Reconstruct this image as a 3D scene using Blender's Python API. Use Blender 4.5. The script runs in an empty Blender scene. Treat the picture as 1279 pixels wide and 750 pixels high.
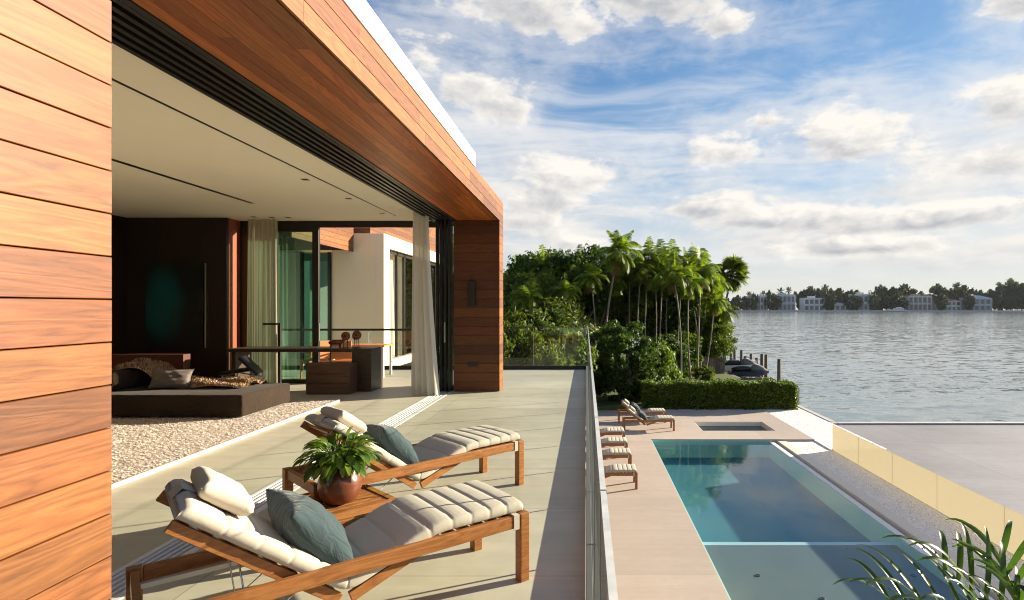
import bpy, math, random
import numpy as np
from mathutils import Vector, Matrix

R = math.radians
scene = bpy.context.scene
col = scene.collection

# ------------------------------------------------------------------ camera, light, exposure
CAM_H = 1.7
cam_d = bpy.data.cameras.new("camera")
cam_d.sensor_width = 36.0
cam_d.lens = 19.985
cam_d.shift_x = -0.0723
cam_d.shift_y = 0.0074
cam_d.clip_start = 0.03
cam_d.clip_end = 8000
cam = bpy.data.objects.new("camera", cam_d)
cam.location = (0, 0, CAM_H)
cam.rotation_euler = (R(90), 0, 0)
col.objects.link(cam)
scene.camera = cam

SUN_EL, SUN_AZ = 15.5, 65.7            # azimuth clockwise from +Y
SUN_STRENGTH, SKY_STRENGTH, EXPOSURE = 5.0, 0.061, 1.62
sd = Vector((math.sin(R(SUN_AZ)) * math.cos(R(SUN_EL)), math.cos(R(SUN_AZ)) * math.cos(R(SUN_EL)), math.sin(R(SUN_EL))))
sun_d = bpy.data.lights.new("sun", 'SUN')
sun_d.energy = SUN_STRENGTH
sun_d.angle = R(0.5)
sun_d.color = (1.0, 0.865, 0.655)
sun = bpy.data.objects.new("sun", sun_d)
sun.rotation_euler = (-sd).to_track_quat('-Z', 'Y').to_euler()
sun.location = (30, 15, 20)
col.objects.link(sun)

scene.view_settings.view_transform = 'Standard'
scene.view_settings.look = 'None'
scene.view_settings.gamma = 1.0
scene.view_settings.use_curve_mapping = False
scene.view_settings.exposure = EXPOSURE
scene.render.engine = 'CYCLES'
cy = scene.cycles
cy.max_bounces = 12
cy.diffuse_bounces = 8
cy.glossy_bounces = 4
cy.transmission_bounces = 6
cy.transparent_max_bounces = 16
cy.caustics_reflective = False
cy.caustics_refractive = False
cy.sample_clamp_indirect = 6.0
cy.filter_width = 1.05
cy.use_denoising = True
cy.use_adaptive_sampling = True
cy.adaptive_threshold = 0.015


# ------------------------------------------------------------------ node helper
class NT:
    """small expression helper on a node tree"""
    def __init__(self, tree):
        self.t = tree
        self.n = tree.nodes
        self.l = tree.links

    def node(self, typ, **kw):
        nd = self.n.new(typ)
        for k, v in kw.items():
            setattr(nd, k, v)
        return nd

    def put(self, sock, v):
        if v is None:
            return
        if isinstance(v, bpy.types.NodeSocket):
            self.l.new(v, sock)
        elif isinstance(v, (tuple, list)):
            v = tuple(v)
            n = len(sock.default_value)
            sock.default_value = v[:n] if len(v) >= n else v + (1.0,) * (n - len(v))
        else:
            sock.default_value = v

    def m(self, op, a, b=None, c=None, clamp=False):
        nd = self.node('ShaderNodeMath', operation=op)
        nd.use_clamp = clamp
        self.put(nd.inputs[0], a)
        self.put(nd.inputs[1], b)
        if c is not None:
            self.put(nd.inputs[2], c)
        return nd.outputs[0]

    def vm(self, op, a, b=None, scale=None):
        nd = self.node('ShaderNodeVectorMath', operation=op)
        self.put(nd.inputs[0], a)
        if b is not None:
            self.put(nd.inputs[1], b)
        if scale is not None:
            self.put(nd.inputs['Scale'], scale)
        return nd.outputs['Value' if op in ('DOT_PRODUCT', 'LENGTH') else 'Vector']

    def xyz(self, x, y, z):
        nd = self.node('ShaderNodeCombineXYZ')
        for i, v in enumerate((x, y, z)):
            self.put(nd.inputs[i], v)
        return nd.outputs[0]

    def sep(self, v):
        nd = self.node('ShaderNodeSeparateXYZ')
        self.put(nd.inputs[0], v)
        return nd.outputs

    def noise(self, vec, scale=1.0, detail=4.0, rough=0.5, dist=0.0, dims='3D', out='Fac'):
        nd = self.node('ShaderNodeTexNoise', noise_dimensions=dims)
        self.put(nd.inputs['Vector'], vec)
        nd.inputs['Scale'].default_value = scale
        nd.inputs['Detail'].default_value = detail
        nd.inputs['Roughness'].default_value = rough
        nd.inputs['Distortion'].default_value = dist
        return nd.outputs[out]

    def vor(self, vec, scale=1.0, feature='F1', out='Distance'):
        nd = self.node('ShaderNodeTexVoronoi', feature=feature)
        self.put(nd.inputs['Vector'], vec)
        nd.inputs['Scale'].default_value = scale
        return nd.outputs[out]

    def ss(self, v, lo, hi, a=0.0, b=1.0):
        nd = self.node('ShaderNodeMapRange', interpolation_type='SMOOTHSTEP')
        self.put(nd.inputs[0], v)
        for i, q in enumerate((lo, hi, a, b)):
            self.put(nd.inputs[i + 1], q)
        return nd.outputs[0]

    def mix(self, f, a, b, blend='MIX'):
        nd = self.node('ShaderNodeMix', data_type='RGBA', blend_type=blend)
        self.put(nd.inputs[0], f)
        self.put(nd.inputs[6], a)
        self.put(nd.inputs[7], b)
        return nd.outputs[2]

    def ramp(self, f, stops):
        nd = self.node('ShaderNodeValToRGB')
        cr = nd.color_ramp
        while len(cr.elements) < len(stops):
            cr.elements.new(0.5)
        for e, (p, c) in zip(cr.elements, stops):
            e.position = p
            e.color = tuple(c) + (1.0,) * (4 - len(c))
        self.put(nd.inputs[0], f)
        return nd.outputs[0]

    def bump(self, h, strength=0.3, dist=0.01, normal=None):
        nd = self.node('ShaderNodeBump')
        nd.inputs['Strength'].default_value = strength
        nd.inputs['Distance'].default_value = dist
        self.put(nd.inputs['Height'], h)
        if normal is not None:
            self.put(nd.inputs['Normal'], normal)
        return nd.outputs[0]


def new_mat(name):
    m = bpy.data.materials.new(name)
    m.use_nodes = True
    m.node_tree.nodes.clear()
    t = NT(m.node_tree)
    out = t.node('ShaderNodeOutputMaterial')
    return m, t, out


def principled(t, out, color, rough=0.5, normal=None, metal=0.0, spec=0.5, **kw):
    p = t.node('ShaderNodeBsdfPrincipled')
    t.put(p.inputs['Base Color'], color)
    t.put(p.inputs['Roughness'], rough)
    t.put(p.inputs['Metallic'], metal)
    t.put(p.inputs['Specular IOR Level'], spec)
    if normal is not None:
        t.put(p.inputs['Normal'], normal)
    for k, v in kw.items():
        t.put(p.inputs[k], v)
    if out is not None:
        t.l.new(p.outputs[0], out.inputs['Surface'])
    return p


# ------------------------------------------------------------------ sky with clouds
world = bpy.data.worlds.new("World")
scene.world = world
world.use_nodes = True
wt = world.node_tree
wt.nodes.clear()
W = NT(wt)
wout = W.node('ShaderNodeOutputWorld')
sky = W.node('ShaderNodeTexSky', sky_type='NISHITA')
sky.sun_disc = False
sky.sun_elevation = R(SUN_EL)
sky.sun_rotation = R(SUN_AZ)
sky.altitude = 0
sky.air_density = 1.0
sky.dust_density = 0.4
sky.ozone_density = 2.2
geo = W.node('ShaderNodeTexCoord')
dirv = W.vm('NORMALIZE', geo.outputs['Generated'])
dx, dy, dz = W.sep(dirv)
az = W.m('ARCTAN2', dx, dy)
el = W.m('ARCSINE', dz)
P2 = W.xyz(W.m('MULTIPLY', az, 1.0), W.m('MULTIPLY', el, 2.0), 0.0)
P3 = W.xyz(W.m('MULTIPLY', az, 1.0), W.m('MULTIPLY', el, 4.2), 3.7)
# plane projected coordinates for the high thin clouds
zc = W.m('MAXIMUM', W.m('ADD', dz, 0.05), 0.04)
px = W.m('DIVIDE', dx, zc)
py = W.m('DIVIDE', dy, zc)
PL = W.xyz(px, py, 0.0)


def sky_pt(u, v):
    """azimuth, elevation (radians) of a direction"""
    a = math.atan((u - 732) / 710)
    e = math.atan((384.5 - v) / math.hypot(710, u - 732))
    return a, e


def blob(u, v, ru, rv, low=0.6):
    a, e = sky_pt(u, v)
    ra, re = 1.22 * ru / 710 * math.cos(a) ** 2, 1.18 * rv / 710 * math.cos(a)
    qa = W.m('DIVIDE', W.m('SUBTRACT', az, a), ra)
    de = W.m('SUBTRACT', el, e)
    up = W.m('DIVIDE', W.m('MAXIMUM', de, 0.0), re)
    dn = W.m('DIVIDE', W.m('MINIMUM', de, 0.0), re * low)
    qe = W.m('ADD', up, dn)
    r2 = W.m('ADD', W.m('MULTIPLY', qa, qa), W.m('MULTIPLY', qe, qe))
    return W.m('SUBTRACT', 1.0, W.m('SQRT', r2)), qe


BLOBS = [
    (530, 78, 52, 36, .9), (585, 102, 52, 36, .9), (622, 122, 46, 30, .9), (640, -2, 95, 36, 1), (800, -4, 115, 44, 1),
    (735, 34, 40, 20, .9), (905, 34, 60, 18, .9),
    (665, 250, 90, 46, .7), (735, 226, 76, 30, .7), (640, 282, 80, 30, .8),
    (905, 196, 110, 36, .6), (955, 150, 36, 20, .7), (1062, 186, 96, 48, .6), (1150, 200, 85, 44, .6),
    (1225, 205, 100, 46, .6), (1262, 135, 75, 56, .9), (850, 262, 120, 22, .7), (1000, 272, 150, 24, .7),
    (1160, 276, 150, 28, .7), (760, 305, 110, 16, .8), (1080, 310, 200, 18, .8), (1275, 0, 50, 24, .9),
]
# domain warp so that the outlines billow
warp = W.noise(P2, 7.0, 3.0, 0.5, 0.0, '2D', 'Color')
Pw = W.vm('ADD', P2, W.vm('SCALE', W.vm('SUBTRACT', warp, (0.5, 0.5, 0.5)), scale=0.045))
n1 = W.noise(Pw, 5.5, 11.0, 0.62, 0.0, '2D')
n1b = W.noise(Pw, 6.5, 3.5, 0.5, 0.0, '2D')
sun_off = (0.016, 0.014, 0.0)
n1s = W.noise(W.vm('ADD', Pw, sun_off), 5.5, 7.0, 0.58, 0.0, '2D')
n1b = W.noise(Pw, 5.5, 7.0, 0.58, 0.0, '2D')
D = None
Q = None
for b in BLOBS:
    f, qe = blob(*b)
    wq = W.m('POWER', 2.718, W.m('MULTIPLY', f, 6.0))
    if D is None:
        D, Q, SW = f, W.m('MULTIPLY', wq, qe), wq
    else:
        D = W.m('MAXIMUM', D, f)
        Q = W.m('ADD', Q, W.m('MULTIPLY', wq, qe))
        SW = W.m('ADD', SW, wq)
Q = W.m('DIVIDE', Q, SW)
D = W.m('MAXIMUM', D, -1.0)
# scattered clouds of the rest of the sky (outside the photograph too)
nb = W.noise(W.vm('ADD', P2, (3.1, 7.7, 0)), 2.6, 2.0, 0.5, 0.0, '2D')
rest = W.m('MULTIPLY', W.m('SUBTRACT', nb, 0.62), 6.0)
outside = W.m('MAXIMUM', W.ss(el, 0.52, 0.62), W.ss(W.m('ABSOLUTE', W.m('SUBTRACT', az, 0.15)), 0.75, 0.95))
rest = W.m('ADD', W.m('MULTIPLY', rest, outside), W.m('MULTIPLY', W.m('SUBTRACT', outside, 1.0), 2.0))
D = W.m('MAXIMUM', D, rest)
dens = W.m('ADD', W.m('MULTIPLY', D, 1.05), W.m('MULTIPLY', W.m('SUBTRACT', n1, 0.5), 3.1))
alpha = W.m('MAXIMUM', W.m('MULTIPLY', W.ss(dens, 0.02, 0.75), 0.96), W.m('MULTIPLY', W.ss(dens, -0.8, 0.35), 0.34))
thick = W.ss(dens, 0.25, 1.1)
litn = W.m('MULTIPLY', W.m('SUBTRACT', n1b, n1s), 3.4)
lit = W.m('ADD', W.m('SUBTRACT', 0.97, W.m('MULTIPLY', W.m('MULTIPLY', thick, W.ss(Q, 0.60, -0.50)), 0.80)), litn, clamp=True)
ccol = W.mix(lit, (2.6, 2.7, 2.9, 1), (5.5, 5.2, 4.8, 1))
# high thin clouds, long streaks
cw = W.noise(PL, 0.55, 3.0, 0.5, 0.0, '2D', 'Color')
PLw = W.vm('ADD', PL, W.vm('SCALE', W.vm('SUBTRACT', cw, (0.5, 0.5, 0.5)), scale=1.1))
rot = W.node('ShaderNodeMapping')
rot.inputs['Rotation'].default_value = (0, 0, R(28))
rot.inputs['Scale'].default_value = (0.55, 1.35, 1)
W.put(rot.inputs['Vector'], PLw)
c1 = W.noise(rot.outputs[0], 2.3, 9.0, 0.64, 0.3, '2D')
c2 = W.noise(PL, 0.33, 2.0, 0.5, 0.0, '2D')
a0, e0 = sky_pt(900, 170)
band = W.m('SUBTRACT', 1.0, W.m('MULTIPLY', W.m('ABSOLUTE', W.m('SUBTRACT', el, e0)), 4.4))
cir = W.m('ADD', W.m('MULTIPLY', W.m('SUBTRACT', c1, 0.5), 2.2), W.m('MULTIPLY', W.m('SUBTRACT', c2, 0.5), 1.0))
cir = W.m('ADD', cir, W.m('MULTIPLY', band, 0.95))
calpha = W.m('MULTIPLY', W.ss(cir, 0.15, 1.4), 0.80)
skyc = sky.outputs[0]
# deepen the blue a little, as through a polariser
skyc = W.mix(1.0, skyc, (0.66, 0.93, 1.28, 1), 'MULTIPLY')
# gentle shoulder so that the glow round the low sun keeps its tone
skyc = W.vm('DIVIDE', skyc, W.vm('ADD', W.vm('SCALE', skyc, scale=1 / 11.0), (1.0, 1.0, 1.0)))
lowhaze = W.m('MULTIPLY', W.ss(el, 0.32, 0.0), 0.78)
skyc = W.mix(lowhaze, skyc, (4.35, 4.15, 3.95, 1))
s1 = W.mix(calpha, skyc, (4.3, 4.45, 4.65, 1))
# layered sheets low over the water
n3 = W.noise(W.vm('ADD', P3, W.vm('SCALE', W.vm('SUBTRACT', warp, (0.5, 0.5, 0.5)), scale=0.10)), 4.2, 9.0, 0.6, 0.0, '2D')
n3s = W.noise(W.vm('ADD', P3, (0.03, 0.03, 0.0)), 4.2, 5.0, 0.55, 0.0, '2D')
lowband = W.m('MULTIPLY', W.ss(el, 0.015, 0.09), W.ss(el, 0.36, 0.16))
a3 = W.m('MULTIPLY', W.m('MULTIPLY', W.ss(n3, 0.40, 0.66), lowband), 0.80)
l3 = W.m('ADD', 0.72, W.m('MULTIPLY', W.m('SUBTRACT', n3, n3s), 3.0), clamp=True)
s1 = W.mix(a3, s1, W.mix(l3, (3.1, 3.2, 3.4, 1), (4.9, 4.7, 4.4, 1)))
s2 = W.mix(alpha, s1, ccol)
bg = W.node('ShaderNodeBackground')
W.put(bg.inputs['Color'], s2)
bg.inputs['Strength'].default_value = SKY_STRENGTH
W.l.new(bg.outputs[0], wout.inputs['Surface'])
world.cycles.sampling_method = 'MANUAL'
world.cycles.sample_map_resolution = 512


# ------------------------------------------------------------------ mesh helpers
class MB:
    def __init__(self):
        self.v, self.f, self.mi = [], [], []

    def add(self, verts, faces, mi=0):
        o = len(self.v)
        self.v.extend([tuple(p) for p in verts])
        for f in faces:
            self.f.append(tuple(i + o for i in f))
            self.mi.append(mi)
        return self

    BF = [(0, 3, 2, 1), (4, 5, 6, 7), (0, 1, 5, 4), (1, 2, 6, 5), (2, 3, 7, 6), (3, 0, 4, 7)]

    def box(self, x0, x1, y0, y1, z0, z1, mi=0):
        return self.add([(x0, y0, z0), (x1, y0, z0), (x1, y1, z0), (x0, y1, z0),
                         (x0, y0, z1), (x1, y0, z1), (x1, y1, z1), (x0, y1, z1)], self.BF, mi)

    def beam(self, a, b, w, h, up=(0, 0, 1), mi=0):
        """rectangular bar from a to b; w across, h along up"""
        a, b, up = Vector(a), Vector(b), Vector(up)
        d = (b - a).normalized()
        s = d.cross(up).normalized()
        n = s.cross(d).normalized()
        vs = []
        for p in (a, b):
            for i, j in ((-1, -1), (1, -1), (1, 1), (-1, 1)):
                vs.append(p + s * (w / 2 * i) + n * (h / 2 * j))
        return self.add(vs, [(0, 1, 2, 3), (7, 6, 5, 4), (0, 4, 5, 1), (1, 5, 6, 2), (2, 6, 7, 3), (3, 7, 4, 0)], mi)

    def tube(self, pts, r, n=8, mi=0, cap=True):
        pts = [Vector(p) for p in pts]
        rs = r if isinstance(r, (list, tuple)) else [r] * len(pts)
        vs, fs = [], []
        prev = None
        for i, p in enumerate(pts):
            d = (pts[min(i + 1, len(pts) - 1)] - pts[max(i - 1, 0)]).normalized()
            if prev is None:
                s = d.orthogonal().normalized()
            else:
                s = (prev - d * prev.dot(d)).normalized()
            prev = s
            q = d.cross(s)
            for k in range(n):
                a = 2 * math.pi * k / n
                vs.append(p + (s * math.cos(a) + q * math.sin(a)) * rs[i])
        for i in range(len(pts) - 1):
            for k in range(n):
                k2 = (k + 1) % n
                fs.append((i * n + k, i * n + k2, (i + 1) * n + k2, (i + 1) * n + k))
        if cap:
            fs.append(tuple(range(n - 1, -1, -1)))
            fs.append(tuple((len(pts) - 1) * n + k for k in range(n)))
        return self.add(vs, fs, mi)

    def lathe(self, prof, n=32, c=(0, 0, 0), mi=0):
        vs, fs = [], []
        for r, z in prof:
            for k in range(n):
                a = 2 * math.pi * k / n
                vs.append((c[0] + r * math.cos(a), c[1] + r * math.sin(a), c[2] + z))
        for i in range(len(prof) - 1):
            for k in range(n):
                k2 = (k + 1) % n
                fs.append((i * n + k, i * n + k2, (i + 1) * n + k2, (i + 1) * n + k))
        fs.append(tuple(range(n - 1, -1, -1)))
        fs.append(tuple((len(prof) - 1) * n + k for k in range(n)))
        return self.add(vs, fs, mi)

    def prism(self, poly, z0, z1, mi=0):
        n = len(poly)
        vs = [(x, y, z0) for x, y in poly] + [(x, y, z1) for x, y in poly]
        fs = [tuple(range(n - 1, -1, -1)), tuple(range(n, 2 * n))]
        fs += [(i, (i + 1) % n, n + (i + 1) % n, n + i) for i in range(n)]
        return self.add(vs, fs, mi)

    def mesh(self, name, mats, smooth=False):
        me = bpy.data.meshes.new(name)
        me.from_pydata(self.v, [], self.f)
        for m in (mats if isinstance(mats, (list, tuple)) else [mats]):
            me.materials.append(m)
        if any(self.mi):
            me.polygons.foreach_set('material_index', self.mi)
        if smooth:
            me.polygons.foreach_set('use_smooth', [True] * len(me.polygons))
        me.update()
        return me

    def build(self, name, mats, parent=None, smooth=False, bevel=0.0, world=False, seg=2):
        if world and parent is not None:
            ox, oy, oz = parent.location
            self.v = [(x - ox, y - oy, z - oz) for x, y, z in self.v]
        o = bpy.data.objects.new(name, self.mesh(name, mats, smooth))
        col.objects.link(o)
        if parent is not None:
            o.parent = parent
        if bevel:
            bv = o.modifiers.new('bevel', 'BEVEL')
            bv.width = bevel
            bv.segments = seg
            bv.limit_method = 'ANGLE'
            bv.angle_limit = R(40)
        return o


def link(name, me, parent=None, loc=(0, 0, 0), rot=(0, 0, 0), scale=(1, 1, 1)):
    o = bpy.data.objects.new(name, me)
    o.location, o.rotation_euler, o.scale = loc, rot, scale
    col.objects.link(o)
    if parent is not None:
        o.parent = parent
    return o


def tag(o, label=None, cat=None, group=None, kind=None):
    if label:
        o['label'] = label
    if cat:
        o['category'] = cat
    if group:
        o['group'] = group
    if kind:
        o['kind'] = kind
    return o


def thing(name, label, cat, loc=(0, 0, 0), rz=0.0, group=None):
    o = bpy.data.objects.new(name, None)
    o.empty_display_size = 0.2
    o.location = loc
    o.rotation_euler = (0, 0, rz)
    col.objects.link(o)
    return tag(o, label, cat, group)


def copy_tree(o, parent=None):
    c = o.copy()
    col.objects.link(c)
    if parent is not None:
        c.parent = parent
        c.matrix_parent_inverse = Matrix()
    for ch in [x for x in o.children]:
        copy_tree(ch, c)
    return c


def np_mesh(name, verts, nper, mats, mat_idx=None):
    """many separate polygons of nper corners each"""
    verts = np.asarray(verts, dtype=np.float32).reshape(-1, 3)
    nf = len(verts) // nper
    me = bpy.data.meshes.new(name)
    me.vertices.add(len(verts))
    me.vertices.foreach_set('co', verts.ravel())
    me.loops.add(len(verts))
    me.loops.foreach_set('vertex_index', np.arange(len(verts), dtype=np.int32))
    me.polygons.add(nf)
    me.polygons.foreach_set('loop_start', np.arange(nf, dtype=np.int32) * nper)
    me.polygons.foreach_set('loop_total', np.full(nf, nper, dtype=np.int32))
    for m in (mats if isinstance(mats, (list, tuple)) else [mats]):
        me.materials.append(m)
    if mat_idx is not None:
        me.polygons.foreach_set('material_index', np.asarray(mat_idx, dtype=np.int32))
    me.update(calc_edges=True)
    me.validate()
    return me


# ------------------------------------------------------------------ materials
def island(t):
    return t.node('ShaderNodeNewGeometry').outputs['Random Per Island']


def objco(t):
    return t.node('ShaderNodeTexCoord').outputs['Object']


def wood_mat(name, stops, scale, rough=0.42, isl=True, tone=(0.50, 1.16), bump=0.25, spec=0.4):
    m, t, out = new_mat(name)
    co = objco(t)
    mp = t.node('ShaderNodeMapping')
    t.put(mp.inputs['Vector'], co)
    mp.inputs['Scale'].default_value = scale
    v = mp.outputs[0]
    if isl:
        r = island(t)
        v = t.vm('ADD', v, t.xyz(t.m('MULTIPLY', r, 61.0), t.m('MULTIPLY', r, 37.0), t.m('MULTIPLY', r, 23.0)))
    big = t.noise(v, 0.9, 3.0, 0.5, 0.8)
    rings = t.m('FRACT', t.m('MULTIPLY', big, 9.0))
    rings = t.m('ABSOLUTE', t.m('SUBTRACT', t.m('MULTIPLY', rings, 2.0), 1.0))
    fine = t.noise(v, 5.5, 6.0, 0.65, 0.2)
    f = t.m('ADD', t.m('MULTIPLY', rings, 0.35), t.m('MULTIPLY', fine, 0.75))
    c = t.ramp(f, stops)
    if isl:
        tn = t.m('ADD', tone[0], t.m('MULTIPLY', r, tone[1] - tone[0]))
        c = t.mix(1.0, c, t.xyz(tn, t.m('MULTIPLY', tn, t.m('ADD', 0.86, t.m('MULTIPLY', t.m('FRACT', t.m('MULTIPLY', r, 7.3)), 0.22))), tn), 'MULTIPLY')
    # slow weathering
    wv = t.noise(co, 0.8, 3.0, 0.6)
    c = t.mix(t.m('MULTIPLY', t.ss(wv, 0.45, 0.75), 0.22), c, (0.9, 0.85, 0.8, 1), 'MULTIPLY')
    nb_ = t.bump(f, bump, 0.003)
    pores = t.noise(t.vm('MULTIPLY', v, (1.0, 1.0, 1.0)), 26.0, 2.0, 0.6)
    c = t.mix(t.m('MULTIPLY', t.ss(pores, 0.5, 0.72), 0.30), c, (0.55, 0.45, 0.40, 1), 'MULTIPLY')
    principled(t, out, c, t.m('ADD', rough, t.m('MULTIPLY', fine, 0.15)), nb_, spec=spec)
    return m


IPE = [(0.15, (0.08, 0.025, 0.007)), (0.42, (0.172, 0.056, 0.0125)), (0.8, (0.262, 0.094, 0.023))]
CEDAR = [(0.15, (0.21, 0.052, 0.011)), (0.5, (0.40, 0.112, 0.022)), (0.85, (0.52, 0.165, 0.038))]
TEAK = [(0.15, (0.20, 0.080, 0.018)), (0.5, (0.33, 0.140, 0.034)), (0.85, (0.43, 0.20, 0.055))]
M = {}
M['ipe_y'] = wood_mat('ipe boards along y', IPE, (7.0, 0.75, 9.0))
M['ipe_x'] = wood_mat('ipe boards along x', IPE, (0.9, 7.0, 9.0))
M['cedar_soffit'] = wood_mat('cedar soffit boards', CEDAR, (9.0, 0.7, 7.0), rough=0.33, tone=(0.6, 1.25))
M['cedar_x_shade'] = wood_mat('shade toned cedar along x', [(p_, tuple(q_ * 0.27 for q_ in c_)) for p_, c_ in CEDAR], (0.9, 7.0, 9.0), rough=0.4, tone=(0.6, 1.25))  # cedar tones scaled down: the shade on the pier front is put into the colour
M['teak'] = wood_mat('oiled teak', TEAK, (1.4, 11.0, 11.0), rough=0.36, isl=True, tone=(0.85, 1.1))
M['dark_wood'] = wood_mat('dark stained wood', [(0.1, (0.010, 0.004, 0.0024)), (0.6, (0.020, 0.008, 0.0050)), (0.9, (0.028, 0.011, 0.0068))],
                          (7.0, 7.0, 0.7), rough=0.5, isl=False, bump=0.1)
M['console_wood'] = wood_mat('dark red brown veneer', [(0.1, (0.05, 0.014, 0.007)), (0.6, (0.085, 0.024, 0.011)), (0.9, (0.11, 0.034, 0.015))], (0.8, 7.0, 7.0), rough=0.45, isl=False, bump=0.05)
M['red_wood'] = wood_mat('red stained wood', [(0.1, (0.20, 0.045, 0.02)), (0.6, (0.30, 0.075, 0.03)), (0.9, (0.36, 0.10, 0.04))],
                         (7.0, 7.0, 0.7), rough=0.45, isl=False, bump=0.1)
M['desk_wood'] = wood_mat('dark walnut', [(0.1, (0.022, 0.014, 0.010)), (0.6, (0.048, 0.030, 0.020)), (0.9, (0.07, 0.045, 0.03))],
                          (0.9, 8.0, 8.0), rough=0.35, isl=False, bump=0.08)
M['drawer_wood'] = wood_mat('brown oak', [(0.1, (0.07, 0.040, 0.020)), (0.6, (0.13, 0.078, 0.040)), (0.9, (0.17, 0.10, 0.055))],
                            (0.9, 8.0, 8.0), rough=0.45, isl=True, tone=(0.9, 1.1), bump=0.1)


def schlick(t, f0, normal=None):
    g_ = t.node('ShaderNodeNewGeometry')
    n_ = normal if normal is not None else g_.outputs['Normal']
    c_ = t.m('ABSOLUTE', t.vm('DOT_PRODUCT', n_, g_.outputs['Incoming']))
    k_ = t.m('POWER', t.m('SUBTRACT', 1.0, t.m('MINIMUM', c_, 1.0)), 5.0)
    return t.m('ADD', f0, t.m('MULTIPLY', k_, 1.0 - f0), clamp=True)


def plain(name, c, rough=0.6, var=0.12, scale=3.0, bump=0.0, bscale=60.0, metal=0.0, spec=0.4, **kw):
    m, t, out = new_mat(name)
    co = objco(t)
    n = t.noise(co, scale, 5.0, 0.6)
    k = t.m('ADD', 1.0 - var, t.m('MULTIPLY', n, 2 * var))
    cc = t.mix(1.0, tuple(c) + (1,), t.xyz(k, k, k), 'MULTIPLY')
    nrm = None
    if bump:
        nrm = t.bump(t.noise(co, bscale, 4.0, 0.6), bump, 0.004)
    principled(t, out, cc, t.m('ADD', rough - 0.05, t.m('MULTIPLY', n, 0.1)), nrm, metal, spec, **kw)
    return m


M['wing_bounce'] = plain('white render with bounce tint', (0.88, 0.78, 0.53), 0.7, 0.05, 1.2, 0.08, 90)  # white render, with warm bounced light put into its colour
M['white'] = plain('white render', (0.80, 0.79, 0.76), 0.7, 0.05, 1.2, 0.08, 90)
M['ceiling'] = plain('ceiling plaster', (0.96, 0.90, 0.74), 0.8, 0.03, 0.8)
M['bronze'] = plain('dark bronze aluminium', (0.028, 0.024, 0.021), 0.38, 0.1, 3, metal=0.3)
M['black'] = plain('black metal', (0.018, 0.017, 0.016), 0.4, 0.1, 3)
M['steel'] = plain('brushed steel', (0.55, 0.55, 0.54), 0.3, 0.1, 8, metal=1.0)
M['alu'] = plain('pale aluminium', (0.70, 0.70, 0.68), 0.4, 0.08, 6, metal=0.0)
M['alu_dark'] = plain('dull aluminium groove', (0.16, 0.16, 0.155), 0.5, 0.1, 6, metal=0.5)
M['sheer'] = None
M['gap'] = plain('dark gap', (0.012, 0.009, 0.007), 0.9, 0.05)
M['yellow_panel'] = None
M['roof_grey'] = plain('grey roof screed', (0.29, 0.262, 0.262), 0.7, 0.12, 0.5, 0.08, 20)
M['concrete'] = plain('pale grey concrete', (0.50, 0.47, 0.46), 0.75, 0.10, 1.1, 0.1, 40)
M['plaster_beige'] = plain('beige plaster', (0.60, 0.53, 0.41), 0.75, 0.05, 1.5)


def stone_mat(name, ca, cb, tile=None, joint=0.006, rough=0.55, stain=0.25, bump=0.06, tint_scale=1.0):
    m, t, out = new_mat(name)
    co = t.node('ShaderNodeNewGeometry').outputs['Position']
    n1_ = t.noise(co, 0.55 * tint_scale, 5.0, 0.6, 0.4)
    n2_ = t.noise(co, 5.0, 6.0, 0.65)
    mp = t.node('ShaderNodeMapping')
    t.put(mp.inputs['Vector'], co)
    mp.inputs['Scale'].default_value = (0.5, 6.0, 1.0)
    n3_ = t.noise(mp.outputs[0], 1.2, 5.0, 0.6, 0.5)
    f = t.m('ADD', t.m('MULTIPLY', n1_, 0.5), t.m('ADD', t.m('MULTIPLY', n2_, 0.25), t.m('MULTIPLY', n3_, 0.3)))
    c = t.mix(t.ss(f, 0.30, 0.75), ca + (1,), cb + (1,))
    h = n2_
    if tile:
        x, y, z = t.sep(co)
        ix = t.m('FLOOR', t.m('DIVIDE', x, tile[0]))
        iy = t.m('FLOOR', t.m('DIVIDE', y, tile[1]))
        wn = t.node('ShaderNodeTexWhiteNoise', noise_dimensions='2D')
        t.put(wn.inputs['Vector'], t.xyz(ix, iy, 0.0))
        k = t.m('ADD', 0.93, t.m('MULTIPLY', wn.outputs['Value'], 0.12))
        c = t.mix(1.0, c, t.xyz(k, k, k), 'MULTIPLY')
        fx = t.m('ABSOLUTE', t.m('SUBTRACT', t.m('FRACT', t.m('DIVIDE', x, tile[0])), 0.5))
        fy = t.m('ABSOLUTE', t.m('SUBTRACT', t.m('FRACT', t.m('DIVIDE', y, tile[1])), 0.5))
        jx = t.m('GREATER_THAN', fx, 0.5 - joint / tile[0] / 2)
        jy = t.m('GREATER_THAN', fy, 0.5 - joint / tile[1] / 2)
        j = t.m('MAXIMUM', jx, jy)
        c = t.mix(t.m('MULTIPLY', j, 0.65), c, (ca[0] * 0.4, ca[1] * 0.4, ca[2] * 0.4, 1))
        h = t.m('SUBTRACT', n2_, t.m('MULTIPLY', j, 1.5))
    st = t.noise(co, 0.23, 4.0, 0.65, 0.6)
    c = t.mix(t.m('MULTIPLY', t.ss(st, 0.5, 0.72), stain), c, (0.82, 0.76, 0.68, 1), 'MULTIPLY')
    principled(t, out, c, t.m('ADD', rough - 0.1, t.m('MULTIPLY', n1_, 0.22)), t.bump(h, bump, 0.004), spec=0.35)
    return m


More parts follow.
